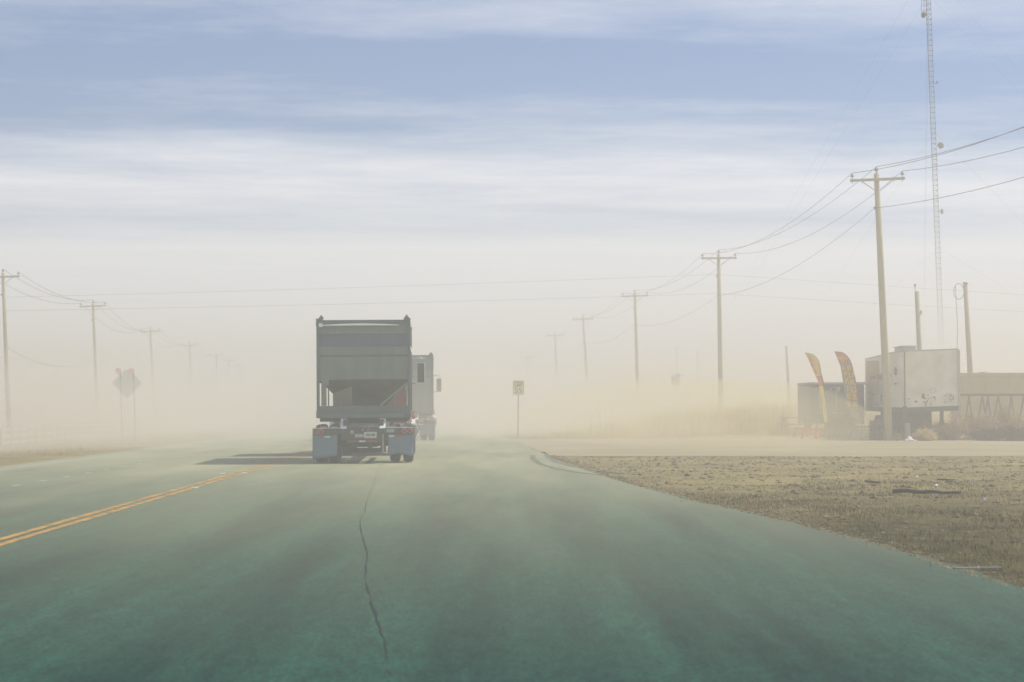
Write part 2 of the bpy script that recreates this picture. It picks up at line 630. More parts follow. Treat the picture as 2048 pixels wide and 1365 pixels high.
M_TUFT = mat('short_dry_grass', (0.24, 0.20, 0.078), 0.9, (0.12, 0.10, 0.042), 0.9, spec=0.15)
M_SCRUB = mat('brown_scrub', (0.38, 0.26, 0.12), 0.9, (0.26, 0.175, 0.085), 1.2, spec=0.15)
M_SCRUBDK = mat('dark_scrub', (0.11, 0.09, 0.05), 0.9, (0.06, 0.055, 0.035), 1.2, spec=0.15)
M_STONE = mat('pebble_stone', (0.36, 0.29, 0.16), 0.9, (0.09, 0.07, 0.04), 9.0, spec=0.15)
M_BAG = mat('white_plastic_bag', (0.82, 0.83, 0.85), 0.5, (0.7, 0.71, 0.73), 8)
M_WEED = mat('tumbleweed_twigs', (0.42, 0.33, 0.17), 0.9, (0.3, 0.23, 0.12), 4)
M_CONC = mat('concrete', (0.34, 0.33, 0.28), 0.9, (0.26, 0.25, 0.21), 4)

for m_ in (M_FLAGRED, M_FLAGMID, M_FLAGYEL, M_FLAGGRY, M_LETTER, M_ORANGE, M_GRASS, M_SCRUB):
    nt_ = m_.node_tree
    pb = nt_.nodes['Principled BSDF']
    tl = nt_.nodes.new('ShaderNodeBsdfTranslucent')
    nt_.links.new(pb.inputs['Base Color'].links[0].from_socket, tl.inputs['Color'])
    ms = nt_.nodes.new('ShaderNodeMixShader')
    ms.inputs[0].default_value = 0.5
    nt_.links.new(pb.outputs[0], ms.inputs[1])
    nt_.links.new(tl.outputs[0], ms.inputs[2])
    nt_.links.new(ms.outputs[0], nt_.nodes['Material Output'].inputs['Surface'])

# ------------------------------------------------------------------ the setting
YMIN, YMAX, XMIN, XMAX, ZMIN, ZMAX = -16.0, 432.0, -190.0, 190.0, -2.2, 13.35


def frange(a, b, s):
    out = []
    while a < b - 1e-6:
        out.append(a)
        a += s
    return out


ys = frange(YMIN + 1, 12, 3) + frange(12, 62, 0.5) + frange(62, 100, 1.0) + frange(100, 200, 4) + frange(200, YMAX - 1, 12) + [YMAX - 1]
xs = frange(XMIN + 1, -42, 12) + frange(-42, -10, 1.5) + frange(-10, 1.5, 1.0) + frange(1.5, 18, 0.35) + frange(18, 42, 1.2) + frange(42, XMAX - 1, 12) + [XMAX - 1]
g = MB()
nx = len(xs)
g.v = [(x, y, gz(x, y)) for y in ys for x in xs]
g.f = [(j * nx + i, j * nx + i + 1, (j + 1) * nx + i + 1, (j + 1) * nx + i) for j in range(len(ys) - 1) for i in range(nx - 1)]
g.s = [True] * len(g.f)
tag(g.build('ground', M_DIRT), 'tan dusty ground on both sides of the road', None, None, 'structure')

# the plain beyond the dust, a ring around the dusty box
g = MB()
o_, i_ = 6000, 1.0
X0, X1, Y0, Y1 = XMIN - i_, XMAX + i_, YMIN - i_, YMAX + i_
zf = -0.35
for a, b, c, d in ((-o_, o_, Y1, o_), (-o_, o_, -o_, Y0), (-o_, X0, Y0, Y1), (X1, o_, Y0, Y1)):
    g.add([(a, c, zf), (b, c, zf), (b, d, zf), (a, d, zf)], [(0, 1, 2, 3)])
tag(g.build('far_ground', M_FARDIRT), 'flat tan plain far behind the dust', None, None, 'structure')


def strip(name, m, fa, fb, y0, y1, step, z, label):
    mb = MB()
    yy = frange(y0, y1, step) + [y1]
    mb.v = [(fn(y), y, z) for y in yy for fn in (fa, fb)]
    mb.f = [(2 * i, 2 * i + 1, 2 * i + 3, 2 * i + 2) for i in range(len(yy) - 1)]
    mb.s = [False] * len(mb.f)
    return tag(mb.build(name, m), label, None, None, 'structure')


EDGE = [random.random() for _ in range(997)]


def edge_wob(y):
    i = math.floor(y * 2.5)
    return (EDGE[i % 997] - 0.5) * 0.07 + 0.03 * math.sin(y * 0.43) + 0.02 * math.sin(y * 1.13 + 1)


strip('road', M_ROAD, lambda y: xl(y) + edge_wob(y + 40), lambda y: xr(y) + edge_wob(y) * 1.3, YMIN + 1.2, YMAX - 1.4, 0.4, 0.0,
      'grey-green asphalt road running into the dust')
YC = -5.03


def wj(y, k):
    return 0.008 * math.sin(y * 7.3 + k) + 0.006 * math.sin(y * 17.1 + 2 * k)


for off in (-0.15, 0.045):
    strip('yellow_line', M_YELLOW, lambda y: YC + curve(y) + off + wj(y, 1), lambda y: YC + curve(y) + off + 0.115 + wj(y, 3),
          -14, 400, 0.35 if off else 0.35, 0.004, 'worn yellow centre line painted on the asphalt')
strip('edge_line', M_WHITEL, lambda y: -10.92 + curve(y), lambda y: -10.80 + curve(y), -14, 400, 1.0, 0.004, 'thin white edge line on the far side of the road')
mb = MB()
y = 15.6
while y < 300:
    x = -8.37 + curve(y)
    mb.add([(x - 0.05, y, 0.004), (x + 0.06, y, 0.004), (x + 0.06 + curve(y + .62) - curve(y), y + 0.62, 0.004), (x - 0.05 + curve(y + .62) - curve(y), y + 0.62, 0.004)], [(0, 1, 2, 3)])
    y += 2.34
tag(mb.build('dotted_line', M_WHITEL), 'short white dotted lane marks on the far side of the road', None, None, 'structure')

# gravel pull-off that crosses the verge
mb = MB()
xs2 = frange(-0.2, 70, 0.7)
rows = 22
for x in xs2:
    y0 = 59.8 + 0.55 * math.sin(x * 0.5) * smooth((x - 3) / 5) + 0.25 * math.sin(x * 1.7) - 0.03 * x
    y1 = 92.0 + 0.4 * math.sin(x * 0.4) + 0.3 * math.sin(x * 1.3 + 1)
    for k in range(rows + 1):
        yy = y0 + (y1 - y0) * k / rows
        xx = max(x, xr(yy) + 0.06)
        mb.v.append((xx, yy, max(gz(xx, yy) + 0.007, -0.011 + (0.0 if k not in (0, rows) else -0.004))))
for i in range(len(xs2) - 1):
    for k in range(rows):
        a = i * (rows + 1) + k
        mb.f.append((a, a + rows + 1, a + rows + 2, a + 1))
        mb.s.append(True)
tag(mb.build('gravel_drive', M_DRIVE), 'pale gravel pull-off beside the road', None, None, 'structure')

# tarred crack wandering down the lane
mb = MB()
key = [(9.6, -0.60, 0.004), (10.8, -0.66, 0.012), (12.4, -0.79, 0.030), (13.6, -0.92, 0.050), (15.0, -1.06, 0.042), (17.0, -1.25, 0.03), (19.6, -1.42, 0.038), (21.8, -1.62, 0.045), (24.0, -1.83, 0.03),
       (26.0, -1.97, 0.012), (28.2, -2.07, 0.03), (30.0, -2.19, 0.02), (34, -2.42, 0.018), (38, -2.62, 0.016), (43, -2.93, 0.014), (49, -3.25, 0.012), (60, -3.6, 0.012)]
pts = []
for (a, b, c), (d, e, f_) in zip(key, key[1:]):
    for k in range(7):
        t = k / 7
        pts.append((a + (d - a) * t, b + (e - b) * t + random.uniform(-1, 1) * 0.008, (c + (f_ - c) * t) * random.choice((0.03, 0.08, 0.14, 0.18, 0.21, 0.25))))
for yy, xx, w in pts:
    mb.v += [(xx - w, yy, 0.004), (xx + w, yy, 0.004)]
mb.f = [(2 * i, 2 * i + 1, 2 * i + 3, 2 * i + 2) for i in range(len(pts) - 1)]
mb.s = [False] * len(mb.f)
tag(mb.build('road_crack', M_TAR), 'dark crack wandering along the right lane of asphalt', None, None, 'structure')

# black rubber marks where vehicles turn on to the road from the verge
for dx, wdt in ((0, 0.045), (0.75, 0.04)):
    mb = MB()
    ctr = [(60.5, 0.62), (56, 0.60), (51, 0.72), (47.5, 1.0), (44.5, 1.45), (42.5, 1.95), (41.2, 2.5)]
    pts = []
    for (a, b), (c, d) in zip(ctr, ctr[1:]):
        for k in range(5):
            pts.append((b + (d - b) * k / 5 + dx * 0.6, a + (c - a) * k / 5 + dx * 2.2))
    for i, (x, y) in enumerate(pts):
        mb.v += [(x - wdt * 1.8, y, 0.004), (x + wdt * 1.8, y, 0.004)]
    mb.f = [(2 * i, 2 * i + 1, 2 * i + 3, 2 * i + 2) for i in range(len(pts) - 1)]
    mb.s = [False] * len(mb.f)
    tag(mb.build('tyre_mark', M_TYREMARK), 'curved dark tyre mark on asphalt near the gravel verge', None, None, 'structure')

# ------------------------------------------------------------------ communication tower beyond the dust
TY = 476.0
tb = Vector(((1889 - 1024) / F * TY, TY, zf))
tower = thing('radio_tower', 'tall thin lattice radio tower rising behind the white trailer', 'tower', tb)
LEAN = -0.0308
bay, nb, fw = 1.25, 92, 0.62
hgt = bay * nb
legs = [(0.72 * math.cos(R(a)), 0.72 * math.sin(R(a))) for a in (-90 + 18, 30 + 18, 150 + 18)]
for lx, ly in legs:
    MB().tube([(lx, ly, 0), (lx + LEAN * hgt, ly, hgt)], 0.062, 6).build('leg', M_TOWER, tower)
ring = MB()
for i in range(3):
    a, b = legs[i], legs[(i + 1) % 3]
    ring.tube([(a[0], a[1], 0), (b[0], b[1], 0)], 0.040, 4)
    ring.tube([(a[0], a[1], 0), (b[0] + LEAN * bay, b[1], bay)], 0.03, 4)
r0 = ring.build('brace_ring', M_TOWER, tower)
for k in range(1, nb):
    rr = r0.copy()
    C.objects.link(rr)
    rr.parent = tower
    rr.location = (LEAN * bay * k, 0, bay * k)
MB().tube([(-0.75, -0.25, 0), (-0.75 + LEAN * hgt, -0.25, hgt)], 0.05, 5).build('feed_line', M_TOWER, tower)
MB().box(-1.6, 1.6, -1.6, 1.6, -0.25, 0.3).build('foundation', M_CONC, tower)


def tower_at(py):
    z = CAMH + (815 - py) / F * TY - zf
    return LEAN * z, z


for py, dx, rd, ang in ((290, 1.35, 0.80, 0.25), (423, 1.0, 0.66, 0.9), (27, -1.55, 0.72, -0.9)):
    cx, cz = tower_at(py)
    d = MB()
    d.lathe([(0.30, 0.1), (0.22, rd * .55), (0.05, rd * .92), (0.0, rd), (-0.05, rd), (-0.22, rd * .8), (-0.26, 0.05)], 'y', (0, 0, 0), 20)
    ob = d.build('dish_antenna', M_DISH, tower, (cx + dx, -0.5, cz))
    ob.rotation_euler = (0, 0, ang)
    MB().tube([(cx + (0.6 if dx > 0 else -.6), -0.1, cz), (cx + dx, -0.45, cz)], 0.10, 5).build('dish_arm', M_TOWER, tower)
cx, cz = tower_at(8)
mb = MB()
for x in (-1.95, -1.35, -0.8):
    mb.tube([(cx + x, -0.3, cz - 2.0), (cx + x, -0.3, cz + 2.4)], 0.05, 5)
for z in (-1.2, 0, 1.3, 2.2):
    mb.tube([(cx - 1.95, -0.3, cz + z), (cx - 0.5, -0.3, cz + z)], 0.045, 5)
mb.build('antenna_frame', M_TOWER, tower)
cx, cz = tower_at(165)
mb = MB()
mb.bar((cx - 0.9, -0.5, cz), (cx + 1.1, -0.5, cz), 0.12)
mb.box(cx + 0.95, cx + 1.2, -0.6, -0.35, cz - 0.1, cz + 0.55)
mb.build('side_bracket', M_TOWER, tower)
mb = None
for az, ax, ay in (('a', 36 - tb.x, -14), ('b', 190 - tb.x, -6), ('c', 10, 74)):
    for ztop in (108, 101, 68, 40):
        if az == 'c' and ztop < 100:
            continue
        far = 1.0 if ztop > 90 else 0.72
        MB().tube([(LEAN * ztop, 0, ztop), (ax * far, max(ay * far, -30), 0.0)], 0.013, 4).build('guy_wire', M_TOWER, tower)

# ------------------------------------------------------------------ utility poles
H = 12.0


def make_pole(label):
    root = thing('utility_pole', label, 'utility pole', group='utility poles along the road')
    MB().tube([(0, 0, -0.4), (0, 0, 4), (0, 0, 8), (0, 0, 11.75)], 0.185, 12, 0.118).build('pole', M_WOOD, root)
    MB().box(-1.2, 1.2, -0.235, -0.125, 11.42, 11.535).build('crossarm', M_ARM, root, bevel=0.008)
    for s in (-1, 1):
        MB().bar((s * 0.70, -0.24, 11.42), (s * 0.10, -0.15, 10.98), 0.045, 0.03).build('brace', M_GALV, root)
    for x, z in ((-1.1, 11.535), (1.1, 11.535)):
        ins = MB().lathe([(0.0, 0.02), (0.10, 0.02), (0.10, 0.085), (0.15, 0.075), (0.20, 0.045), (0.25, 0.035), (0.26, 0.001)], 'z', (x, -0.18, z), 10)
        ob = ins.build('insulator', M_PORC, root)
        MB().tube([(x, -0.18, z - 0.2), (x, -0.18, z + 0.1)], 0.018, 5).build('pin', M_GALV, ob)
    ob = MB().lathe([(0.13, 0.02), (0.18, 0.09), (0.24, 0.075), (0.29, 0.045), (0.33, 0.035), (0.335, 0.001)], 'z', (0, 0, 11.72), 10).build('insulator', M_PORC, root)
    MB().box(-0.035, 0.035, -0.035, 0.035, 11.74, 11.92).build('pin', M_GALV, ob)
    for x in (-0.68, 0.72):
        MB().tube([(x, -0.18, 11.34), (x, -0.18, 11.58)], 0.014, 5).build('bolt', M_GALV, root)
    MB().box(-0.20, -0.12, -0.09, 0.03, 10.18, 10.30).build('spool_insulator', M_PORC, root)
    return root


RP = [  # label, top pixel, depth, base pixel x, scale
    ('weathered wooden pole standing in front of the white trailer', (1755, 333), 87.5, 1777, 1.0),
    ('wooden pole rising from the tall dry grass, holding the wires that cross the road', (1438, 500), 134.2, 1442, 1.0),
    ('wooden pole third along the right line, above the low grass', (1270, 580), 180.3, 1277, 1.0),
    ('hazy wooden pole with a clear lean, right of the speed sign', (1166, 629), 227, 1179, 1.0),
    ('faint wooden pole between the leaning pole and the speed sign', (1110, 663), 279, 1116, 1.0),
    ('palest pole in the dust just above the speed sign', (1055, 710), 345, 1056, 0.88),
]
LP = [
    ('wooden pole at the left edge of the photo', (4, 538), 120, 20, 0.86),
    ('wooden pole second from the left, behind the white rail fence', (185, 600), 155, 197, 0.86),
    ('hazy wooden pole just right of the diamond sign', (300, 654), 206, 311, 0.86),
    ('hazy wooden pole fourth from the left with short crossarm', (379, 684), 254, 386, 0.86),
    ('faint wooden pole fifth from the left', (432, 705), 303, 437, 0.86),
    ('very faint wooden pole sixth from the left', (457, 716), 330, 459, 0.86),
    ('palest wooden pole of the left line, beside the sixth', (476, 727), 352, 477, 0.85),
]
proto = None


def put_pole(label, top, Y, bx, s):
    global proto
    t = unit(top[0], top[1], Y)
    b = unit(bx, 860, Y)
    b.z = gz(b.x, Y)
    if proto is None:
        proto = make_pole(label)
        o = proto
    else:
        o = copy_tree(proto, None, label)
    o.location = b
    k = (t - b).length / 12.05
    o.scale = (s * 1.0, s * 1.0, k)
    o.rotation_euler = (0, math.atan2(t.x - b.x, t.z - b.z), R(random.uniform(-3, 3)))
    return o


def on_pole(o, p):
    M = Matrix.LocRotScale(o.location, o.rotation_euler, o.scale)
    return M @ Vector(p)


rp = [put_pole(*a) for a in RP]
lp = [put_pole(*a) for a in LP]
# the next pole of the right line, out of frame beside the road; it carries the wires that leave the picture
near = copy_tree(proto, None, 'wooden pole nearest the camera, beyond the right edge of the photo')
near.location = (20.6, 41.5, gz(20.6, 41.5))
near.rotation_euler = (0, 0, R(4))
near.scale = (1, 1, 1)
# side pole out of frame on the right for the wires that cross the road
side = copy_tree(proto, None, 'wooden side pole beyond the right edge, ending the wires that cross the road')
side.location = (48, 141, gz(48, 141))
side.rotation_euler = (0, 0, R(80))
side.scale = (0.8, 0.8, 0.8)


def sagged(pts, sag, n=14):
    out = []
    for a, b in zip(pts, pts[1:]):
        a, b = Vector(a), Vector(b)
        L = (b - a).length
        s = sag * (L / 46.0) ** 1.5
        for k in range(n):
            t = k / n
            p = a.lerp(b, t)
            p.z -= 4 * s * t * (1 - t)
            out.append(p)
    out.append(Vector(pts[-1]))
    return out


def wire(pts, sag, r, label, group):
    mb = MB().tube(sagged(pts, sag), r, 4, cap=False)
    tag(mb.build('overhead_wire', M_WIRE), label, 'wire', group)


gR, gL = 'wires of the right pole line', 'wires of the left pole line'
for p, lb, sag in (((-1.1, -0.18, 11.80), 'wire on the road-side crossarm ends of the right poles', 0.95),
                   ((0, 0, 12.06), 'wire along the pole tops of the right line', 0.85),
                   ((1.1, -0.18, 11.80), 'wire on the outer crossarm ends of the right poles', 1.0)):
    wire([on_pole(o, p) for o in [near] + rp], sag, 0.012, lb, gR)
wire([on_pole(o, (-0.16, -0.05, z)) for o, z in zip([near] + rp, (10.24, 10.24, 8.9, 8.9, 8.9, 8.9, 8.9))], 0.8, 0.011,
     'lowest thin wire of the right pole line', gR)
for p, lb in (((-1.1, -0.18, 11.80), 'wire on the outer crossarm ends of the left poles'),
              ((0, 0, 12.06), 'wire along the pole tops of the left line'),
              ((1.1, -0.18, 11.80), 'wire on the road-side crossarm ends of the left poles')):
    wire([on_pole(o, p) for o in lp], 0.95, 0.0145, lb, gL)
wire([on_pole(lp[0], (0.15, 0, 5.6 * 1.17)), on_pole(lp[1], (0.15, 0, 6.9))], 1.4, 0.012, 'low slack wire between the two leftmost poles', gL)
for z2, zl, zr, lb in ((10.38, 8.6, 10.6, 'upper wire crossing high over the road'), (9.05, 7.8, 9.2, 'lower wire crossing high over the road')):
    a = on_pole(lp[0], (0.15, 0, zl * 1.17))
    b = on_pole(rp[1], (-0.15, 0, z2))
    c = on_pole(side, (0, 0.12, zr))
    wire([a, b, c], 0.10, 0.006, lb, 'wires crossing the road')


def bare_pole(name, label, top, Y, bx, r0, r1, extra=None):
    t = unit(top[0], top[1], Y)
    b = unit(bx, 860, Y)
    b.z = gz(b.x, Y)
    root = thing(name, label, 'utility pole', b)
    d = t - b
    MB().tube([(0, 0, -0.3), d * 0.5, d], r0, 10, r1).build('pole', M_WOOD, root)
    if extra:
        extra(root, d)
    return root


def ex_a(root, d):
    MB().tube([d + Vector((-.1, 0, 0)), d + Vector((-.1, 0, 0.28))], 0.02, 5).build('pin', M_GALV, root)
    MB().lathe([(0, 0.05), (0.08, 0.06), (0.14, 0.03)], 'z', d + Vector((-.1, 0, 0.25)), 8).build('insulator', M_PORC, root)
    MB().box(0.08, 0.2, -.06, .06, d.z - 1.2, d.z - 1.0).build('bracket', M_GALV, root, (d.x * 0.85, 0, 0))


def ex_b(root, d):
    pts = [d + Vector((-0.08, 0, -0.05)) + Vector((-0.27 + 0.27 * math.cos(a) - .0, 0, 0.42 * math.sin(a) - 0.38)) for a in [R(20 + 14 * k) for k in range(24)]]
    MB().tube(pts, 0.016, 5).build('cable_loop', M_WIRE, root)
    MB().tube(pts[8:9] + [d + Vector((-0.45, -0.1, -2.5)), d + Vector((-0.62, -0.3, -5.2))], 0.014, 5).build('drop_cable', M_WIRE, root)
    MB().tube([d + Vector((0, 0, -0.02)), d + Vector((0.01, 0, 0.06))], 0.14, 10).build('pole_cap', M_GALV, root)


def ex_t(root, d):
    MB().lathe([(0, 0.26), (0.05, 0.30), (0.75, 0.30), (0.8, 0.24), (0.82, 0.02)], 'z', d + Vector((-0.42, -.1, -1.1)), 12).build('transformer', M_DISH, root)
    MB().bar(d + Vector((-0.7, 0, -0.15)), d + Vector((0.5, 0, -0.15)), 0.1).build('crossarm', M_ARM, root)


bare_pole('stub_pole', 'short bare pole rising straight behind the white trailer roof', (1835, 583), 104, 1845, 0.16, 0.12, ex_a)
bare_pole('stub_pole', 'short bare pole with a cable loop at its top, beside the tan container', (1932, 567), 106, 1946, 0.175, 0.115, ex_b)
bare_pole('stub_pole', 'thin pale pole standing in the grass left of the feather flags', (1573, 692), 165, 1580, 0.14, 0.10)
bare_pole('stub_pole', 'short faint pole with a can transformer, left of the grass bank', (1357, 748), 190, 1359, 0.17, 0.13, ex_t)
bare_pole('stub_pole', 'faint thin mast right of the transformer pole', (1395, 700), 300, 1397, 0.15, 0.10)
bare_pole('stub_pole', 'faintest thin mast directly above the transformer pole', (1353, 693), 310, 1355, 0.13, 0.10)

# ------------------------------------------------------------------ hopper trucks
def ring_lamp(mb_lens, mb_ring, x, z, y=-0.03, r=0.065):
    mb_lens.lathe([(-0.035, 0.001), (-0.03, r * 0.7), (0.0, r * 0.92)], 'y', (x, y, z), 16)
    mb_ring.lathe([(0.0, r * 0.93), (-0.022, r * 0.95), (-0.022, r * 1.12), (0.02, r * 1.15)], 'y', (x, y + 0.002, z), 16)


def make_truck():
    t = thing('hopper_truck', 'grey sand hopper truck with blue mudflaps, nearest the camera', 'truck', group='hopper trucks driving into the dust')
    yb = 0.48                                           # rear face of the box
    # ---- the box
    fr = MB()
    for s in (-1, 1):
        fr.box(s * 1.219 - (0.075 if s > 0 else 0), s * 1.219 + (0 if s > 0 else 0.075), yb, yb + 0.14, 1.34, 3.70)
        fr.box(s * 1.219 - (0.035 if s > 0 else 0), s * 1.219 + (0 if s > 0 else 0.035), yb + 5.9, yb + 6.06, 1.34, 3.70)
        fr.box(s * 1.20 - 0.04, s * 1.20 + 0.01, yb + 0.14, yb + 5.9, 3.58, 3.68)
        fr.box(s * 1.20 - 0.04, s * 1.20 + 0.01, yb + 0.14, yb + 5.9, 1.2, 1.36)
    box = fr.build('container', M_POST, t, bevel=0.008)
    MB().box(-1.145, 1.145, yb + 0.012, yb + 0.13, 3.625, 3.725).build('header_rail', M_POST, box, bevel=0.01)
    for s in (-1, 1):
        for yy in (yb - 0.006, yb + 5.9):
            MB().box(s * 1.14 - 0.09, s * 1.14 + 0.09, yy, yy + 0.17, 3.70, 3.765).build('corner_casting', M_POST, box, bevel=0.012)
            MB().box(s * 1.14 - 0.085, s * 1.14 + 0.085, yy, yy + 0.17, 1.175, 1.34).build('corner_casting', M_POST, box, bevel=0.012)
    for x in (-1.09, 1.13):
        MB().lathe([(0, 0.07), (0.035, 0.06), (0.05, 0.03), (0.085, 0.028), (0.09, 0.001)], 'z', (x, yb + 0.08, 3.765), 10).build('lifting_lug', M_CHASSIS, box)
    # end wall made of separate plates, each at its own depth
    MB().prism_x([(yb + 0.03, 3.385), (yb + 0.03, 3.60), (yb + 0.07, 3.622), (yb + 0.09, 3.622), (yb + 0.09, 3.385)], -1.142, 1.142).build('upper_plate', M_BODY, box)
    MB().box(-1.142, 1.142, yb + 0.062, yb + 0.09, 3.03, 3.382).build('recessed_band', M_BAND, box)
    MB().prism_x([(yb + 0.03, 3.027), (yb + 0.09, 3.027), (yb + 0.09, 2.815), (yb + 0.018, 2.815)], -1.142, 1.142).build('middle_plate', M_BODY, box)
    MB().prism_x([(yb + 0.005, 2.812), (yb + 0.09, 2.812), (yb + 0.09, 2.765), (yb + 0.03, 2.765)], -1.142, 1.142).build('ridge', M_POST, box)
    MB().box(-1.142, 1.142, yb + 0.03, yb + 0.09, 2.178, 2.762).build('lower_plate', M_BODY, box)
    bow = MB()
    n = 22
    for k in range(n + 1):
        a = k / n
        x = -1.13 + 2.06 * a
        hh = 0.010 + 0.020 * math.sin(math.pi * a) ** 0.8
        zc_ = 3.585 + 0.022 * math.sin(math.pi * a)
        bow.v += [(x, yb - 0.05, zc_ - hh), (x, yb - 0.05, zc_ + hh * .2), (x, yb + 0.028, zc_ + hh), (x, yb + 0.028, zc_ - hh)]
    for k in range(n):
        for j in range(4):
            bow.f.append((4 * k + j, 4 * k + (j + 1) % 4, 4 * k + 4 + (j + 1) % 4, 4 * k + 4 + j))
            bow.s.append(False)
    bow.build('tarp_bow', M_ALU, box)
    MB().box(-1.15, -1.06, yb - 0.07, yb + 0.0, 3.545, 3.64).build('bow_bracket', M_ALU, box)
    # side sheets with ribs
    for s in (-1, 1):
        sd = MB()
        sd.box(min(s * 1.165, s * 1.185), max(s * 1.165, s * 1.185), yb + 0.15, yb + 5.9, 2.1, 3.58)
        for k in range(9):
            yy = yb + 0.5 + k * 0.62
            sd.box(min(s * 1.185, s * 1.214), max(s * 1.185, s * 1.214), yy, yy + 0.08, 2.12, 3.57)
        sd.build('side_sheet', M_BODY, box)
    hp = MB()
    T = [(-1.16, yb + .10, 2.174), (1.16, yb + .10, 2.174), (1.16, yb + 5.9, 2.174), (-1.16, yb + 5.9, 2.174)]
    Bm = [(-0.36, 2.7, 1.27), (0.36, 2.7, 1.27), (0.36, 4.6, 1.27), (-0.36, 4.6, 1.27)]
    hp.add(T + Bm, [(0, 1, 5, 4), (1, 2, 6, 5), (2, 3, 7, 6), (3, 0, 4, 7), (4, 5, 6, 7), (0, 3, 2, 1)])
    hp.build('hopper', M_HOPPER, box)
    MB().bar((1.150, yb + 0.06, 2.10), (0.44, yb + 0.06, 1.50), 0.05, 0.02, (0, 1, 0)).build('diagonal_flange', M_BODY, box)
    MB().box(0.79, 0.815, yb + 0.05, yb + 0.10, 1.492, 1.79).build('gusset_stay', M_BODY, box)
    lp_ = MB().prism([(-1.10, 1.492), (-0.965, 1.492), (-0.965, 2.0), (-1.10, 2.12)], yb + 0.05, yb + 0.10)
    lp_.prism([(-1.10, 2.08), (-0.90, 2.0), (-0.90, 2.176), (-1.10, 2.176)], yb + 0.03, yb + 0.048)
    lp_.build('gusset_plate', M_BODY, box)
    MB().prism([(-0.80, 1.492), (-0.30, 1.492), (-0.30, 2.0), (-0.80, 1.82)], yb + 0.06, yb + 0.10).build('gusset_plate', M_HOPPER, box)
    MB().box(-0.62, -0.585, yb + 0.02, yb + 0.058, 1.492, 1.80).build('gusset_stay', M_CABRED, box)
    MB().box(-0.55, 0.40, yb + 1.15, yb + 1.2, 1.49, 1.72).build('gate_box', M_CHASSIS, box)
    MB().box(-1.142, 1.142, yb + 0.01, yb + 0.14, 1.30, 1.489).build('bottom_beam', M_POST, box, bevel=0.008)
    MB().box(-1.054, 1.054, yb + 0.035, yb + 0.14, 1.18, 1.297).build('sill', M_BODY, box)
    lz = MB()
    for k in range(6):
        lz.box(1.222, 1.24, yb + 0.3, yb + 0.34, 3.45 + 0.04 * k, 3.47 + 0.04 * k)
    lz.build('hinge_pins', M_CHASSIS, box)
    MB().box(1.20, 1.228, yb + 0.6, yb + 5.6, 2.98, 3.06).build('rub_rail', M_ALU, box)
    # ---- chassis
    ch = MB()
    for s in (-1, 1):
        ch.box(s * 0.46 - 0.06, s * 0.46 + 0.06, 0.10, 11.0, 0.80, 1.14)
    for yy in (0.7, 2.2, 3.8, 5.4, 7.0):
        ch.box(-0.4, 0.4, yy, yy + 0.12, 0.84, 1.1)
        ch.box(-1.15, 1.15, yy, yy + 0.10, 1.08, 1.172)
    chas = ch.build('chassis', M_CHASSIS, t)
    for s in (-1, 1):
        a = (-0.513, -0.450)[0] if s < 0 else 0.49
        MB().prism_x([(0.0, 0.925), (0.0, 0.90), (0.5, 1.12), (0.5, 1.155)], a - 0.08, a + 0.08).build('ramp_rail', M_ALU, chas)
    gr = MB()
    for k in range(21):
        x = -0.42 + 0.84 * k / 20
        gr.bar((x, 0.02, 0.935), (x + 0.012, 0.26, 1.03), 0.016, 0.02)
    gr.build('grate', M_RING, chas)
    MB().prism_x([(0.03, 0.90), (0.03, 0.915), (0.30, 1.02), (0.30, 0.99)], -0.45, 0.43).build('grate_pan', M_CHASSIS, chas)
    for s in (-1, 1):
        x0, x1 = (-1.30, -0.57) if s < 0 else (0.56, 1.295)
        bar = MB().box(x0, x1, -0.02, 0.10, 0.75, 0.912).build('light_bar', M_CHASSIS, chas, bevel=0.008)
        MB().box(x0, x1, -0.035, 0.10, 0.914, 0.926).build('bar_edge', M_ALU, bar)
        for b0 in ((0.66, 0.95) if s > 0 else (-0.83, -1.1)):
            sl = MB()
            for k in range(4):
                sl.box(b0 + k * 0.045, b0 + 0.032 + k * 0.045, 0.02, 0.10, 0.928, 0.965)
            sl.build('tread_slats', M_RING, bar)
        lens, rings = MB(), MB()
        for x in ((-1.225, -1.08) if s < 0 else (1.055, 1.205)):
            ring_lamp(lens, rings, x, 0.838)
        lens.build('tail_lamp', M_RED, bar)
        rings.build('lamp_ring', M_RING, bar)
        tp, tw = MB(), MB()
        if s < 0:
            tp.box(-1.17, -1.00, -0.028, -0.022, 0.675, 0.712)
            tw.box(-0.995, -0.85, -0.028, -0.022, 0.675, 0.712)
        else:
            tw.box(0.66, 0.805, -0.028, -0.022, 0.685, 0.725)
            tp.box(0.812, 1.03, -0.028, -0.022, 0.685, 0.725)
        tp.build('red_tape', M_RED, bar)
        tw.build('white_tape', M_WTAPE, bar)
        # mudflap, a thick rubber sheet bowed by the wind
        f = MB()
        fx0, fx1 = (-1.30, -0.665) if s < 0 else (0.63, 1.285)
        nc, nr = 8, 7
        for back in (0, 1):
            for i in range(nr + 1):
                for j in range(nc + 1):
                    q, w = j / nc, i / nr
                    if s < 0:
                        zb = 0.13 + 0.085 * q
                    else:
                        zb = 0.19 + 0.07 * math.sin(math.pi * min(1, q * 1.1)) - 0.01 * q
                    f.v.append((fx0 + (fx1 - fx0) * q, -0.018 + 0.014 * back - 0.09 * w * w * (0.6 + 0.4 * math.sin(3 * q)), 0.79 - (0.79 - zb) * w))
        m_ = (nr + 1) * (nc + 1)
        for i in range(nr):
            for j in range(nc):
                a = i * (nc + 1) + j
                f.f.append((a, a + 1, a + nc + 2, a + nc + 1))
                f.f.append((m_ + a, m_ + a + nc + 1, m_ + a + nc + 2, m_ + a + 1))
                f.s += [True, True]
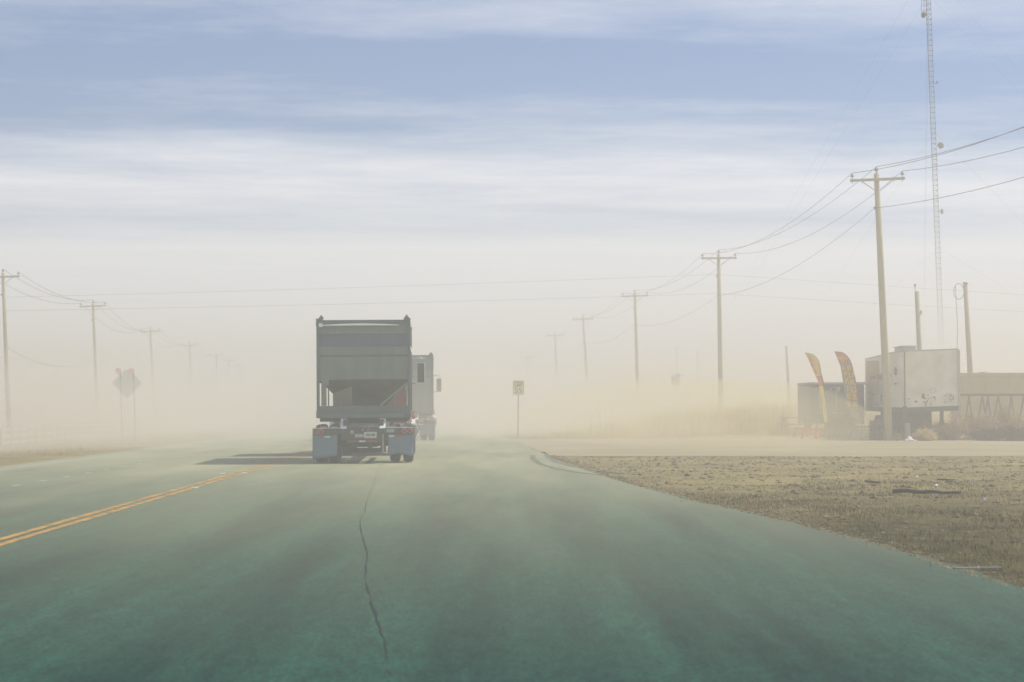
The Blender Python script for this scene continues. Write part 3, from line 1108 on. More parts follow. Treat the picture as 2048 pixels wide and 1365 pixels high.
        for i in range(nr):
            for c0 in (0, nc):
                a = i * (nc + 1) + c0
                f.f.append((a, a + nc + 1, m_ + a + nc + 1, m_ + a))
                f.s.append(False)
        for j in range(nc):
            for r_ in (0, nr):
                a = r_ * (nc + 1) + j
                f.f.append((a, a + 1, m_ + a + 1, m_ + a))
                f.s.append(False)
        f.build('mudflap', M_FLAP, t)
        MB().box(fx0 if s > 0 else fx0, fx1, -0.024, 0.012, 0.735, 0.75).build('flap_clamp', M_CHASSIS, bar)
    MB().box(0.60, 0.80, -0.027, -0.021, 0.80, 0.885).build('reflector_plate', M_RING, chas)
    ct = MB().box(-0.56, 0.55, 0.0, 0.10, 0.60, 0.90).build('rear_crossbeam', M_CHASSIS, t)
    pl = MB().box(0.02, 0.345, -0.02, -0.005, 0.655, 0.815).build('licence_plate', M_PLATE, ct)
    tx = MB()
    text_mesh(tx, 'YN185', 0.085, (0.182, -0.024, 0.735), bold=0.003)
    tx.build('plate_lettering', M_INK, pl)
    MB().box(-0.215, 0.005, -0.018, -0.005, 0.675, 0.76).build('permit_plate', M_RING, ct)
    lens, rings = MB(), MB()
    for x in (-0.02, 0.135):
        ring_lamp(lens, rings, x, 0.862, -0.012, 0.032)
    lens.build('marker_lamp', M_RED, ct)
    rings.build('lamp_ring', M_RING, ct)
    MB().lathe([(0, 0.055), (-0.03, 0.055), (-0.035, 0.03), (-0.05, 0.025)], 'y', (-0.29, -0.001, 0.81), 14).build('gladhand', M_RING, ct)
    ug = MB().box(-0.42, 0.44, -0.01, 0.09, 0.535, 0.597).build('underride_guard', M_CHASSIS, t)
    MB().box(-0.40, -0.115, -0.018, -0.011, 0.562, 0.592).build('red_tape', M_RED, ug)
    MB().box(-0.11, 0.055, -0.018, -0.011, 0.555, 0.596).build('white_tape', M_WTAPE, ug)
    MB().box(0.06, 0.36, -0.018, -0.011, 0.562, 0.592).build('red_tape', M_RED, ug)
    for x in (-0.24, 0.16):
        MB().box(x - 0.06, x + 0.06, 0.2, 0.8, 0.40, 0.84).build('spring_hanger', M_CHASSIS, chas)
    hz = MB()
    for k in range(12):
        z = 0.30 + k * 0.038
        hz.lathe([(0, 0.012), (0.02, 0.026), (0.04, 0.012)], 'z', (0.50 + 0.012 * (k % 2), -0.01, z), 8)
    hz.build('air_hose', M_RING, chas)
    MB().box(0.43, 0.58, 0.10, 0.3, 0.30, 0.80).build('air_tank', M_CHASSIS, chas)
    # ---- wheels
    proto_w = None
    ax = MB()
    for yy in (1.15, 2.45):
        ax.tube([(-1.0, yy, 0.50), (1.0, yy, 0.50)], 0.075, 10)
        ax.tube([(-0.35, yy + .3, 0.45), (0.35, yy + .3, 0.45)], 0.05, 8)
        ax.box(-0.5, 0.5, yy - 0.10, yy + 0.05, 0.26, 0.36)
    for yy in (9.4, 10.7):
        ax.tube([(-1.0, yy, 0.50), (1.0, yy, 0.50)], 0.09, 10)
    ax.tube([(-1.0, 14.3, 0.50), (1.0, 14.3, 0.50)], 0.06, 8)
    ax.build('axles', M_CHASSIS, t)
    prof = [(-0.125, 0.28), (-0.135, 0.36), (-0.125, 0.45), (-0.10, 0.485), (-0.05, 0.498), (0.05, 0.498), (0.10, 0.485), (0.125, 0.45), (0.135, 0.36), (0.125, 0.28)]
    spots = []
    for yy in (1.15, 2.45, 9.4, 10.7):
        for s in (-1, 1):
            spots += [(s * 1.145, yy), (s * 0.80, yy)]
    spots += [(-1.08, 14.3), (1.08, 14.3)]
    for x, yy in spots:
        if proto_w is None:
            w = MB().lathe(prof, 'x', (0, 0, 0), 28)
            for k in range(3):
                w.lathe([(-0.06 + .05 * k, 0.500), (-0.055 + .05 * k, 0.505), (-0.025 + .05 * k, 0.505), (-0.02 + .05 * k, 0.500)], 'x', (0, 0, 0), 28)
            proto_w = w.build('wheel', M_TYRE, t, (x, yy, 0.504))
            MB().lathe([(-0.10, 0.27), (-0.06, 0.20), (0.06, 0.20), (0.10, 0.27)], 'x', (0, 0, 0), 20).build('rim', M_RIM, proto_w)
        else:
            c = copy_tree(proto_w, t)
            c.location = (x, yy, 0.504)
    # ---- tractor
    cab = MB()
    cab.prism_x([(8.75, 0.95), (8.75, 3.45), (9.0, 3.62), (11.6, 3.62), (11.9, 3.1), (12.25, 2.35), (12.35, 0.95)], -1.18, 1.18)
    cab = cab.build('cab', M_CABRED, t, bevel=0.05)
    MB().prism_x([(12.37, 0.75), (12.37, 2.2), (14.9, 1.95), (15.1, 1.7), (15.1, 0.75)], -0.85, 0.85).build('hood', M_CABRED, cab, bevel=0.05)
    MB().prism([(-1.05, 2.45), (1.05, 2.45), (0.98, 3.05), (-0.98, 3.05)], 12.05, 12.2).build('windscreen', M_GLASS, cab)
    for s in (-1, 1):
        MB().box(min(s * 1.183, s * 1.2), max(s * 1.183, s * 1.2), 11.0, 11.9, 2.35, 2.95).build('side_window', M_GLASS, cab)
        MB().prism_x([(13.55, 0.7), (13.6, 1.15), (14.0, 1.32), (14.6, 1.32), (15.0, 1.1), (15.05, 0.7), (14.9, 0.7), (14.6, 1.1), (14.0, 1.1), (13.75, 0.7)], min(s * 0.86, s * 1.24), max(s * 0.86, s * 1.24)).build('fender', M_CABRED, cab)
        st = MB().tube([(s * 1.07, 8.55, 0.9), (s * 1.07, 8.55, 3.95)], 0.085, 12).build('exhaust_stack', M_CHROME, t)
        MB().lathe([(0, 0.42), (1.5, 0.42)], 'y', (s * 0.93, 10.0, 0.72), 16).build('fuel_tank', M_CHROME, t)
        # west coast mirror on a looped bracket
        br = MB()
        br.tube([(s * 1.17, 11.7, 3.02), (s * 1.42, 11.75, 3.02), (s * 1.50, 11.75, 2.97), (s * 1.52, 11.75, 2.88)], 0.018, 8)
        br.tube([(s * 1.17, 11.7, 2.18), (s * 1.32, 11.75, 2.20), (s * 1.42, 11.75, 2.24)], 0.018, 8)
        br = br.build('mirror_bracket', M_RED if False else M_CHROME, t)
        sh = MB().box(s * 1.47 - 0.125, s * 1.47 + 0.125, 11.74, 11.84, 2.20, 2.86).build('mirror_shell', M_CHROME, br, bevel=0.045)
        MB().box(s * 1.47 - 0.105, s * 1.47 + 0.105, 11.722, 11.74, 2.225, 2.835).build('mirror_glass', M_MIRROR, br, bevel=0.007)
    MB().prism_x([(8.2, 1.0), (8.2, 1.1), (9.9, 1.1), (9.9, 1.0)], -0.5, 0.5).build('fifth_wheel_plate', M_CHASSIS, t)
    for s in (-1, 1):
        MB().prism_x([(8.7, 0.9), (8.72, 0.95), (9.0, 1.07), (9.7, 1.07), (10.05, 1.0), (10.4, 1.07), (11.1, 1.07), (11.4, .95), (11.4, .9)], min(s * 0.66, s * 1.28), max(s * 0.66, s * 1.28)).build('wheel_guard', M_ALU, t)
    return t


truck = make_truck()
truck.location = ((727.3 - 1024) / F * 51.3, 51.3, 0.0)
truck.rotation_euler = (0, R(-0.45), 0.043)
truck2 = copy_tree(truck, None, 'paler sand hopper truck further ahead in the dust')
truck2.location = ((771 - 1024) / F * 86.4 + 0.86, 86.4, 0.0)
truck2.rotation_euler = (0, R(-0.3), 0.036)

c2 = [c for c in kids(truck2) if c.name.startswith('container')][0]
MB().box(-1.142, 1.142, 0.47, 0.505, 1.30, 2.78).build('end_door', M_BODY, c2)
MB().box(-1.142, 1.142, 0.488, 0.53, 3.02, 3.40).build('upper_door', M_BODY, c2)

# ------------------------------------------------------------------ signs
b = unit(1037, 875, 96)
b.z = gz(b.x, 96)
sg = thing('speed_sign', 'small pale speed limit sign on a thin post at the road edge', 'sign', b)
sz = unit(1037, 776, 96).z - b.z
MB().box(-0.03, 0.03, -0.02, 0.02, -0.3, sz + 0.3).build('post', M_GALV, sg, (-0.03, 0, 0)).rotation_euler = (0, R(0.6), 0)
pn = MB().box(-0.27, 0.27, -0.045, -0.03, sz - 0.34, sz + 0.34).build('panel', M_SIGNW, sg)
tx = MB()
text_mesh(tx, 'SPEED', 0.145, (0, -0.049, sz + 0.235), bold=0.0)
text_mesh(tx, 'LIMIT', 0.145, (0, -0.049, sz + 0.105), bold=0.004)
text_mesh(tx, '55', 0.36, (0, -0.049, sz - 0.14), bold=0.0)
for x0, x1, z0, z1 in ((-.25, .25, .318, .328), (-.25, .25, -.328, -.318), (-.25, -.24, -.318, .318), (.24, .25, -.318, .318)):
    tx.box(x0, x1, -0.049, -0.047, sz + z0, sz + z1)
tx.build('lettering', M_INK, pn)

b = unit(257, 890, 80)
b.z = gz(b.x, 80)
dg = thing('diamond_sign', 'back of a diamond sign with two orange flags on two posts', 'sign', b)
cz = unit(253, 768, 80).z - b.z
cx = -0.06
MB().prism([(cx - 0.60, cz + 0.02), (cx, cz - 0.62), (cx + 0.62, cz + 0.05), (cx + 0.10, cz + 0.56), (cx - 0.10, cz + 0.56)], -0.012, 0.012).build('panel', M_SIGNB, dg, (0, 0.03, 0))
for x in (-0.27, 0.26):
    p = MB().bar((x + 0.05, 0, -0.35), (x - 0.05, 0, cz + 0.42), 0.032, 0.03).build('post', M_GALV, dg)
for s, x in ((-1, -0.33), (1, 0.20)):
    f = MB()
    z0 = cz + 0.30
    f.prism([(x, z0), (x + 0.02, z0 + 0.28), (x - 0.16, z0 + 0.36), (x - 0.22, z0 + 0.20)], -0.03, -0.018)
    f.build('flag', M_ORANGE, dg)
    MB().tube([(x, -0.024, z0 - 0.15), (x + 0.02, -0.024, z0 + 0.33)], 0.01, 5).build('flag_staff', M_OLDWOOD, dg)

b = unit(495, 845, 190)
b.z = gz(b.x, 190)
s2 = thing('road_sign', 'faint upright rectangular sign in the dust left of the truck', 'sign', b)
MB().bar((0, 0, -0.3), (0, 0, 2.4), 0.07).build('post', M_GALV, s2)
MB().box(-0.3, 0.3, -0.06, -0.04, 1.5, 2.5).build('panel', M_SIGNB, s2)
b = unit(535, 840, 225)
b.z = gz(b.x, 225)
s2 = thing('road_sign', 'faint low wide sign in the dust close to the truck', 'sign', b)
for x in (-0.35, 0.35):
    MB().bar((x, 0, -0.3), (x, 0, 1.9), 0.07).build('post', M_GALV, s2)
MB().box(-0.5, 0.5, -0.06, -0.04, 1.55, 2.0).build('panel', M_SIGNB, s2)

# ------------------------------------------------------------------ white rail fence on the far verge
fe = thing('rail_fence', 'low white three rail fence on the far side of the road', 'fence', (-24.6, 96, gz(-24.6, 96)))
line = [(-24.6 - 5.4 * k / 36 - (0.6 if k > 18 else 0) * (k - 18) / 18, 96 + 2.4 * k) for k in range(37)]
post_me = None
for k, (x, y) in enumerate(line):
    z = gz(x, y)
    if post_me is None:
        po = MB().box(-0.06, 0.06, -0.06, 0.06, -0.2, 0.98).build('post', M_FENCE, fe, (0, 0, 0))
        post_me = po
    else:
        po = post_me.copy()
        C.objects.link(po)
        po.parent = fe
    po.location = (x + 24.6, y - 96, z - fe.location.z)
for (xa, ya), (xb, yb_) in zip(line, line[1:]):
    za, zb = gz(xa, ya) - fe.location.z, gz(xb, yb_) - fe.location.z
    for h in (0.25, 0.56, 0.88):
        MB().bar((xa + 24.6, ya - 96 - 0.07, za + h), (xb + 24.6, yb_ - 96 - 0.07, zb + h), 0.03, 0.13).build('rail', M_FENCE, fe)

# ------------------------------------------------------------------ food stand on the right
TZ = gz(18.5, 91)
tr = thing('box_trailer', 'dirty white box trailer with a yellow menu and a roof unit', 'trailer', (18.5, 89, TZ))


def L(px, py, Y):
    return unit(px, py, Y) - tr.location


A, B_, Cc, D = (1917, 89.0), (1809, 88.9), (1783, 89.6), (1730, 98.5)
tops = {A: 700.0, B_: 704.0, Cc: 707.5, D: 720.0}
bots = {A: 812.0, B_: 815.5, Cc: 815.0, D: 813.5}
E = ((D[0]), 98.5)


def face(p, q, name, m, th=0.06):
    a0, a1 = L(p[0], bots[p], p[1]), L(p[0], tops[p], p[1])
    b0, b1 = L(q[0], bots[q], q[1]), L(q[0], tops[q], q[1])
    d = Vector((b0.x - a0.x, b0.y - a0.y, 0)).normalized()
    nrm = Vector((-d.y, d.x, 0)) * th
    mb_ = MB().add([a0, b0, b1, a1, a0 + nrm, b0 + nrm, b1 + nrm, a1 + nrm],
                   [(0, 1, 2, 3), (4, 7, 6, 5), (0, 4, 5, 1), (1, 5, 6, 2), (2, 6, 7, 3), (3, 7, 4, 0)])
    return mb_.build(name, m, tr)


front = face(B_, A, 'front_wall', M_TRAILER)
face(Cc, B_, 'corner_panel', M_TRAILER)
side_w = face(D, Cc, 'side_wall', M_TRAILER)
a0, a1 = L(A[0], bots[A], A[1]), L(A[0], tops[A], A[1])
d0, d1 = L(D[0], bots[D], D[1]), L(D[0], tops[D], D[1])
off = a0 - L(Cc[0], bots[Cc], Cc[1])
e0, e1 = d0 + Vector((2.85, 0.3, 0)), d1 + Vector((2.85, 0.3, 0))
MB().add([a0, e0, e1, a1, a0 - Vector((.05, 0, 0)), e0 - Vector((.05, 0, 0)), e1 - Vector((.05, 0, 0)), a1 - Vector((.05, 0, 0))],
         [(0, 1, 2, 3), (4, 7, 6, 5), (0, 4, 5, 1), (1, 5, 6, 2), (2, 6, 7, 3), (3, 7, 4, 0)]).build('far_side_wall', M_TRAILER, tr)
MB().add([d0, e0, e1, d1], [(0, 1, 2, 3)]).build('rear_wall', M_TRAILER, tr)
c1, b1 = L(Cc[0], tops[Cc], Cc[1]), L(B_[0], tops[B_], B_[1])
MB().add([a1, b1, c1, d1, e1] + [p + Vector((0, 0, 0.06)) for p in (a1, b1, c1, d1, e1)],
         [(0, 1, 2, 3, 4), (9, 8, 7, 6, 5)] + [(i, i + 5, (i + 1) % 5 + 5, (i + 1) % 5) for i in range(5)]).build('roof', M_TRIM, tr)
c0, b0 = L(Cc[0], bots[Cc], Cc[1]), L(B_[0], bots[B_], B_[1])
MB().add([a0, b0, c0, d0, e0] + [p - Vector((0, 0, 0.22)) for p in (a0, b0, c0, d0, e0)],
         [(0, 1, 2, 3, 4), (9, 8, 7, 6, 5)] + [(i, i + 5, (i + 1) % 5 + 5, (i + 1) % 5) for i in range(5)]).build('floor_frame', M_CHASSIS, tr)
MB().bar(a0 + Vector((0.01, -0.03, 0)), a1 + Vector((0.01, -0.03, 0)), 0.09).build('corner_post', M_TRIM, tr)
MB().bar(b0 + Vector((0, -0.02, 0)), b1 + Vector((0, -0.02, 0)), 0.04).build('corner_seam', M_SMOKE, tr)
rv = MB()
for k in range(16):
    p = b0.lerp(b1, (k + .5) / 16)
    rv.box(p.x - 0.03, p.x + 0.03, p.y - 0.052, p.y - 0.041, p.z - 0.03, p.z + 0.03)
rv.build('rivets', M_SMOKE, tr)
# roof unit
u0, u1 = L(1799, 706, 92), L(1826, 690, 92)
hv = MB().box(u0.x, u1.x, 2.2, 4.2, u0.z - 0.15, u1.z - 0.1).build('roof_unit', M_TRIM, tr, bevel=0.06)
MB().box(u0.x - 0.04, u1.x + 0.03, 2.15, 4.25, u1.z - 0.12, u1.z - 0.06).build('unit_lid', M_TRIM, hv, bevel=0.02)


def on_side(px, py, out=0.04):
    """point on the receding side wall under pixel px,py"""
    ta = Vector(((D[0] - 1024) / F * D[1], D[1]))
    tbb = Vector(((Cc[0] - 1024) / F * Cc[1], Cc[1]))
    k = (px - 1024) / F
    # intersect x = k*y with the wall line
    dx, dy = tbb.x - ta.x, tbb.y - ta.y
    s = (k * ta.y - ta.x) / (dx - k * dy)
    y = ta.y + s * dy
    p = unit(px, py, y) - tr.location
    return p + Vector((-out, -0.01, 0))


def side_panel(name, px0, px1, py0, py1, m, parent, out=0.03):
    q = [on_side(px0, py1, out), on_side(px1, py1, out), on_side(px1, py0, out), on_side(px0, py0, out)]
    n_ = Vector((0.028, 0.0, 0))
    return MB().add(q + [p + n_ for p in q], [(0, 1, 2, 3), (7, 6, 5, 4), (0, 4, 5, 1), (1, 5, 6, 2), (2, 6, 7, 3), (3, 7, 4, 0)]).build(name, m, parent)


mn = side_panel('menu_board', 1733.5, 1758, 722, 768, M_MENU, tr)
side_panel('menu_board', 1735, 1760, 772, 789, M_MENU, tr)
side_panel('serving_hatch', 1761, 1780, 771.5, 810, M_TRIM, tr, 0.025)
side_panel('lower_panel', 1735, 1759, 791, 811, M_TRIM, tr, 0.025)
side_panel('body_seam', 1731, 1782, 769.6, 770.6, M_SMOKE, tr, 0.035)
side_panel('door_handle', 1762, 1764.5, 790, 804, M_SMOKE, tr, 0.05)
q = [on_side(1759, 755, .02), on_side(1781, 754, .02)]
MB().add([q[0], q[1], q[1] + Vector((0, 0, .14)), q[0] + Vector((0, 0, .14)), q[0] + Vector((-.45, 0, -0.1)), q[1] + Vector((-.45, 0, -0.1)), q[1] + Vector((-.42, 0, 0.02)), q[0] + Vector((-.42, 0, 0.02))],
         [(0, 1, 2, 3), (7, 6, 5, 4), (0, 4, 5, 1), (1, 5, 6, 2), (2, 6, 7, 3), (3, 7, 4, 0)]).build('awning', M_SMOKE, tr)
# little coloured lines of print on the menu
pr = MB()
for k in range(9):
    py = 728 + k * 4.3
    w = random.uniform(6, 17)
    q0, q1 = on_side(1736 + random.uniform(0, 4), py, 0.036), on_side(1738 + w, py, 0.036)
    pr.add([q0, q1, q1 + Vector((0, 0, .035)), q0 + Vector((0, 0, .035))], [(0, 1, 2, 3)])
pr.build('menu_print', M_FLAGRED, mn)


def front_pt(px, py, out=0.012):
    t = (px - B_[0]) / (A[0] - B_[0])
    y = B_[1] + (A[1] - B_[1]) * t - out
    return unit(px, py, y) - tr.location


def grime(pts, w, name='grime_mark', m=M_SMOKE):
    mb_ = MB()
    for (p, q_) in zip(pts, pts[1:]):
        mb_.bar(front_pt(*p), front_pt(*q_), w, 0.006, (0, 0, 1))
    mb_.build(name, m, tr)


def blob(px, py, rx, rz, name, m, out=0.015, seed=0):
    rnd = random.Random(seed)
    c = front_pt(px, py, out)
    pts = []
    for k in range(12):
        a = 2 * math.pi * k / 12
        rr = rnd.uniform(0.7, 1.15)
        pts.append((c.x + rx * rr * math.cos(a), c.z + rz * rr * math.sin(a)))
    MB().prism(pts, c.y, c.y + 0.008).build(name, m, tr)


# hand drawn scrawls and rust low on the front wall
grime([(1850, 813), (1853, 806), (1855, 800), (1860, 796), (1866, 795.5), (1871, 797.5), (1870, 801)], 0.06)
grime([(1853, 801), (1851, 806), (1849, 811), (1854, 812)], 0.07)
grime([(1862, 805), (1860, 809), (1863, 812)], 0.05)
grime([(1886, 795), (1890, 790.5), (1896, 787.5), (1902, 788.5), (1906, 793), (1906, 800), (1901, 804), (1893, 804), (1888, 800)], 0.045)
grime([(1889, 791), (1896, 793), (1903, 790)], 0.05)
grime([(1892, 797), (1896, 799), (1901, 797)], 0.045)
grime([(1857, 782), (1862, 778), (1868, 777), (1873, 781), (1868, 785), (1861, 786)], 0.025)
grime([(1831, 787), (1850, 786.5)], 0.018)
blob(1846, 793, 0.09, 0.12, 'rust_patch', M_SMOKE, seed=3)
blob(1832, 804, 0.07, 0.05, 'rust_patch', M_SMOKE, seed=4)
for k in range(10):
    blob(random.uniform(1814, 1912), random.uniform(790, 811), random.uniform(.02, .05), random.uniform(.02, .05), 'rust_patch', M_RUST if k % 2 else M_SMOKE, seed=k + 20)
# torn vent on the corner panel
cp = L(1793, 743, 89.25)
MB().lathe([(0, 0.085), (-0.05, 0.08), (-0.06, 0.02)], 'y', (0, 0, 0), 14).build('vent_cover', M_SMOKE, tr, cp + Vector((-0.05, -0.06, 0))).scale = (0.8, 1, 2.3)
cp = L(1790, 768, 89.3)
MB().box(-0.05, 0.05, -0.05, 0, -0.04, 0.04).build('marker_lamp', M_SMOKE, tr, cp + Vector((0, -0.05, 0)))
# landing legs, wheels and the clutter below the floor
for x in (a0.x - 0.45, c0.x + 0.45):
    lg = MB().box(x - 0.07, x + 0.07, 1.4, 1.54, 0, 1.2).build('landing_leg', M_CHASSIS, tr)
    MB().box(x - 0.16, x + 0.16, 1.3, 1.64, -0.02, 0.05).build('foot', M_CHASSIS, lg)
for y_ in (6.6, 7.9):
    for x in (-0.9, 1.1):
        w = MB().lathe(prof_w := [(-0.13, 0.26), (-0.14, 0.36), (-0.11, 0.48), (0.11, 0.48), (0.14, 0.36), (0.13, 0.26)], 'x', (x + 0.2, y_, 0.5), 22)
        wh = w.build('wheel', M_TYRE, tr)
        MB().lathe([(-0.1, 0.25), (0, 0.12), (0.1, 0.25)], 'x', (x + 0.2, y_, 0.5), 16).build('rim', M_RIM, wh)
MB().box(-1.1, 1.3, 5.0, 5.1, 0.0, 1.18).build('skirt_board', M_DARKTR, tr)
MB().box(-1.3, -0.2, 0.8, 1.6, 0.55, 0.98).build('battery_box', M_GEN, tr, bevel=0.02)
MB().tube([(-1.45, 3.0, 0.65), (-0.4, 3.0, 0.65)], 0.28, 14).build('propane_tank', M_GEN, tr)

# black enclosed trailer with pale door rods
bz = gz(15.5, 95)
p0, p1 = unit(1620, 800, 95), unit(1729, 800, 95)
top = unit(1620, 770, 95).z
bt = thing('enclosed_trailer', 'black enclosed trailer with pale door rods behind the feather flags', 'trailer', (p0.x, 95, bz))
W = p1.x - p0.x
hh = top - bz
bd = MB().box(0, W, 0, 4.2, 0.42, hh).build('body', M_DARKTR, bt, bevel=0.06)
MB().box(-0.03, W + 0.05, -0.04, 4.2, hh + 0.002, hh + 0.13).build('roof', M_TRIM, bt, bevel=0.05)
MB().box(0.62, 0.66, -0.012, -0.002, 0.45, hh - 0.02).build('door_seam', M_SMOKE, bt)
rods = [(0.42, 0.52, 0.35, hh - 0.15), (1.24, 1.26, 0.80, hh - 0.12)]
for xa, xb, z0, z1 in rods:
    rd = MB().tube([(xb, -0.05, z0), (xa, -0.05, z1)], 0.022, 8).build('lock_rod', M_ROD, bt)
    MB().box(xa - 0.13, xa + 0.13, -0.06, -0.002, z1 - 0.03, z1 + 0.01).build('rod_bracket', M_ROD, rd)
    MB().box(xb - 0.13, xb + 0.05, -0.06, -0.002, z0 - 0.02, z0 + 0.02).build('rod_bracket', M_ROD, rd)
zz = unit(1640, 826.5, 95).z - bz
for xa, xb, z in ((0.25, 0.62, zz - 0.02), (0.98, 1.65, zz), (0.9, 1.35, zz - 0.37)):
    MB().tube([(xa, -0.05, z), (xb, -0.05, z)], 0.02, 8).build('cross_rod', M_ROD, bt)
MB().box(1.28, 1.42, -0.02, -0.002, hh - 0.32, hh - 0.1).build('sticker', M_PLATE, bt)
MB().box(0.96, 1.02, -0.03, -0.002, hh - 0.24, hh - 0.18).build('clearance_lamp', M_WTAPE, bt)
for x in (0.1, W - 0.28):
    MB().lathe([(0, 0.2), (0.0, 0.3), (0.03, 0.34), (0.17, 0.34), (0.2, 0.3)], 'x', (x, 2.4, 0.34), 18).build('wheel', M_TYRE, bt)
for x in (0.35, W - 0.4):
    MB().bar((x, 0.3, 0), (x, 0.3, 0.45), 0.09).build('stand', M_CHASSIS, bt)


def feather_flag(label, rows, Y, bx, by, mats, name='feather_flag'):
    """rows: (left px, right px, py) from tip to hem"""
    b_ = unit(bx, by, Y)
    b_.z = gz(b_.x, Y)
    root = thing(name, label, 'flag', b_, group='feather flags by the food stand')
    names = {0: 'banner_top', 1: 'banner', 2: 'banner_hem'}
    for part, (i0, i1, m) in enumerate(mats):
        mb_ = MB()
        seg = rows[i0:i1 + 1]
        rr = []
        for (l, r, py), (l2, r2, py2) in zip(seg, seg[1:]):
            for k in range(3):
                t_ = k / 3
                rr.append((l + (l2 - l) * t_, r + (r2 - r) * t_, py + (py2 - py) * t_))
        rr.append(seg[-1])
        for l, r, py in rr:
            for k in range(7):
                q_ = k / 6
                p = unit(l + (r - l) * q_, py, Y) - b_
                p.y += 0.07 * math.sin(p.z * 3.1 + q_ * 2.0) * (1 - q_)
                mb_.v.append(p)
        n_ = len(rr)
        mb_.f = [(i * 7 + k, i * 7 + k + 1, i * 7 + k + 8, i * 7 + k + 7) for i in range(n_ - 1) for k in range(6)]
        mb_.s = [True] * len(mb_.f)
        o = mb_.build(names[part], m, root)
        sd_ = o.modifiers.new('thickness', 'SOLIDIFY')
        sd_.thickness = 0.006
    pts = [unit(r, py, Y) - b_ for l, r, py in rows][::-1]
    pts = [Vector((0, 0, -0.1)), Vector((0, 0, 0.35))] + [p + Vector((0.012, 0, 0)) for p in pts]
    MB().tube(pts, 0.022, 6, 0.010).build('flag_pole', M_CHASSIS, root)
    return root, b_


def z2(x, y):                   # from the enlarged view of the second flag
    return 1650 + x / 8.53, 695 + y / 8.53


rowsB = []
for l, r, y in ((150, 165, 74), (163, 290, 84), (185, 350, 125), (205, 405, 185), (225, 430, 235), (243, 448, 280), (262, 458, 320), (280, 480, 420), (300, 508, 530), (322, 528, 640), (345, 548, 800),
                (352, 568, 950), (362, 578, 1040), (380, 590, 1090), (440, 604, 1190), (560, 618, 1290)):
    rowsB.append((z2(l, 0)[0], z2(r, 0)[0], z2(0, y)[1]))
fb, fbb = feather_flag('tall red and yellow feather flag reading BURGER & FRIES', rowsB, 87, 1724, 868, ((0, 5, M_FLAGRED), (5, 12, M_FLAGMID), (12, 15, M_FLAGGRY)))


def flag_word(chars, spots, size, rot, bold):
    tx = MB()
    for ch_, (x, y) in zip(chars, spots):
        p = unit(*z2(x, y), 87) - fbb
        text_mesh(tx, ch_, size, (p.x, -0.11, p.z), rot, bold=bold)
    w_ = tx.build('lettering', M_LETTER, fb)
    tx.v = [(x + 0.028, y + 0.006, z - 0.026) for x, y, z in tx.v]
    tx.build('letter_shadow', M_LETTERRED, w_)


flag_word('&FRIES', ((312, 358), (352, 465), (370, 580), (380, 710), (397, 845), (404, 975)), 0.31, R(-6), 0.014)
flag_word('BURGER', ((405, 362), (440, 480), (462, 600), (482, 735), (498, 855), (512, 975)), 0.34, R(-6), 0.014)
flag_word(['HOT'], ((300, 205),), 0.22, R(12), 0.008)


def z1_(x, y):
    return 1600 + x / 13.65, 695 + y / 13.65


rowsA = []
for l, r, y in ((130, 160, 150), (150, 330, 190), (190, 430, 260), (230, 490, 340), (270, 525, 440), (320, 545, 560), (375, 558, 680), (430, 590, 790), (500, 625, 920)):
    rowsA.append((z1_(l, 0)[0], z1_(r, 0)[0], z1_(0, y)[1]))
rowsA += [(1638.5, 1646.5, 772), (1641, 1649.5, 795), (1644, 1653, 815), (1646, 1655, 832), (1648.5, 1656, 846)]
fa, fab = feather_flag('wind-curled yellow and red feather flag, nearer the picnic table', rowsA, 88.5, 1657, 868, ((0, 7, M_FLAGYEL), (7, 9, M_FLAGRED), (9, 13, M_FLAGYEL)))
mk = MB()
for quad in (((200, 250), (300, 255), (340, 390), (262, 405)), ((270, 430), (350, 440), (385, 540), (325, 560)), ((335, 590), (400, 580), (480, 720), (420, 740))):
    q_ = [unit(*z1_(*p_), 88.5) - fab + Vector((0, -0.12, 0)) for p_ in quad]
    mk.add(q_ + [p_ + Vector((0, 0.004, 0)) for p_ in q_], [(0, 1, 2, 3), (7, 6, 5, 4), (0, 4, 5, 1), (1, 5, 6, 2), (2, 6, 7, 3), (3, 7, 4, 0)])
mk.build('printed_blocks', M_FLAGRED, fa)

# picnic table
b = unit(1591, 866, 93)
b.z = gz(b.x, 93)
pt = thing('picnic_table', 'weathered picnic table in dry grass left of the black trailer', 'table', b, R(4))
for k in range(4):
    MB().box(-0.72, 0.72, -0.36 + k * 0.19, -0.19 + k * 0.19, 0.74, 0.78).build('plank', M_OLDWOOD, pt)
for s in (-1, 1):
    MB().box(-0.72, 0.72, s * 0.72 - 0.13, s * 0.72 + 0.13, 0.43, 0.47).build('bench_plank', M_OLDWOOD, pt)
    for x in (-0.55, 0.55):
        MB().bar((x, s * 0.62, 0), (x, s * 0.25, 0.73), 0.09, 0.05).build('leg', M_OLDWOOD, pt)
for x in (-0.55, 0.55):
    MB().box(x + 0.03, x + 0.07, -0.8, 0.8, 0.36, 0.43).build('bench_bearer', M_OLDWOOD, pt)

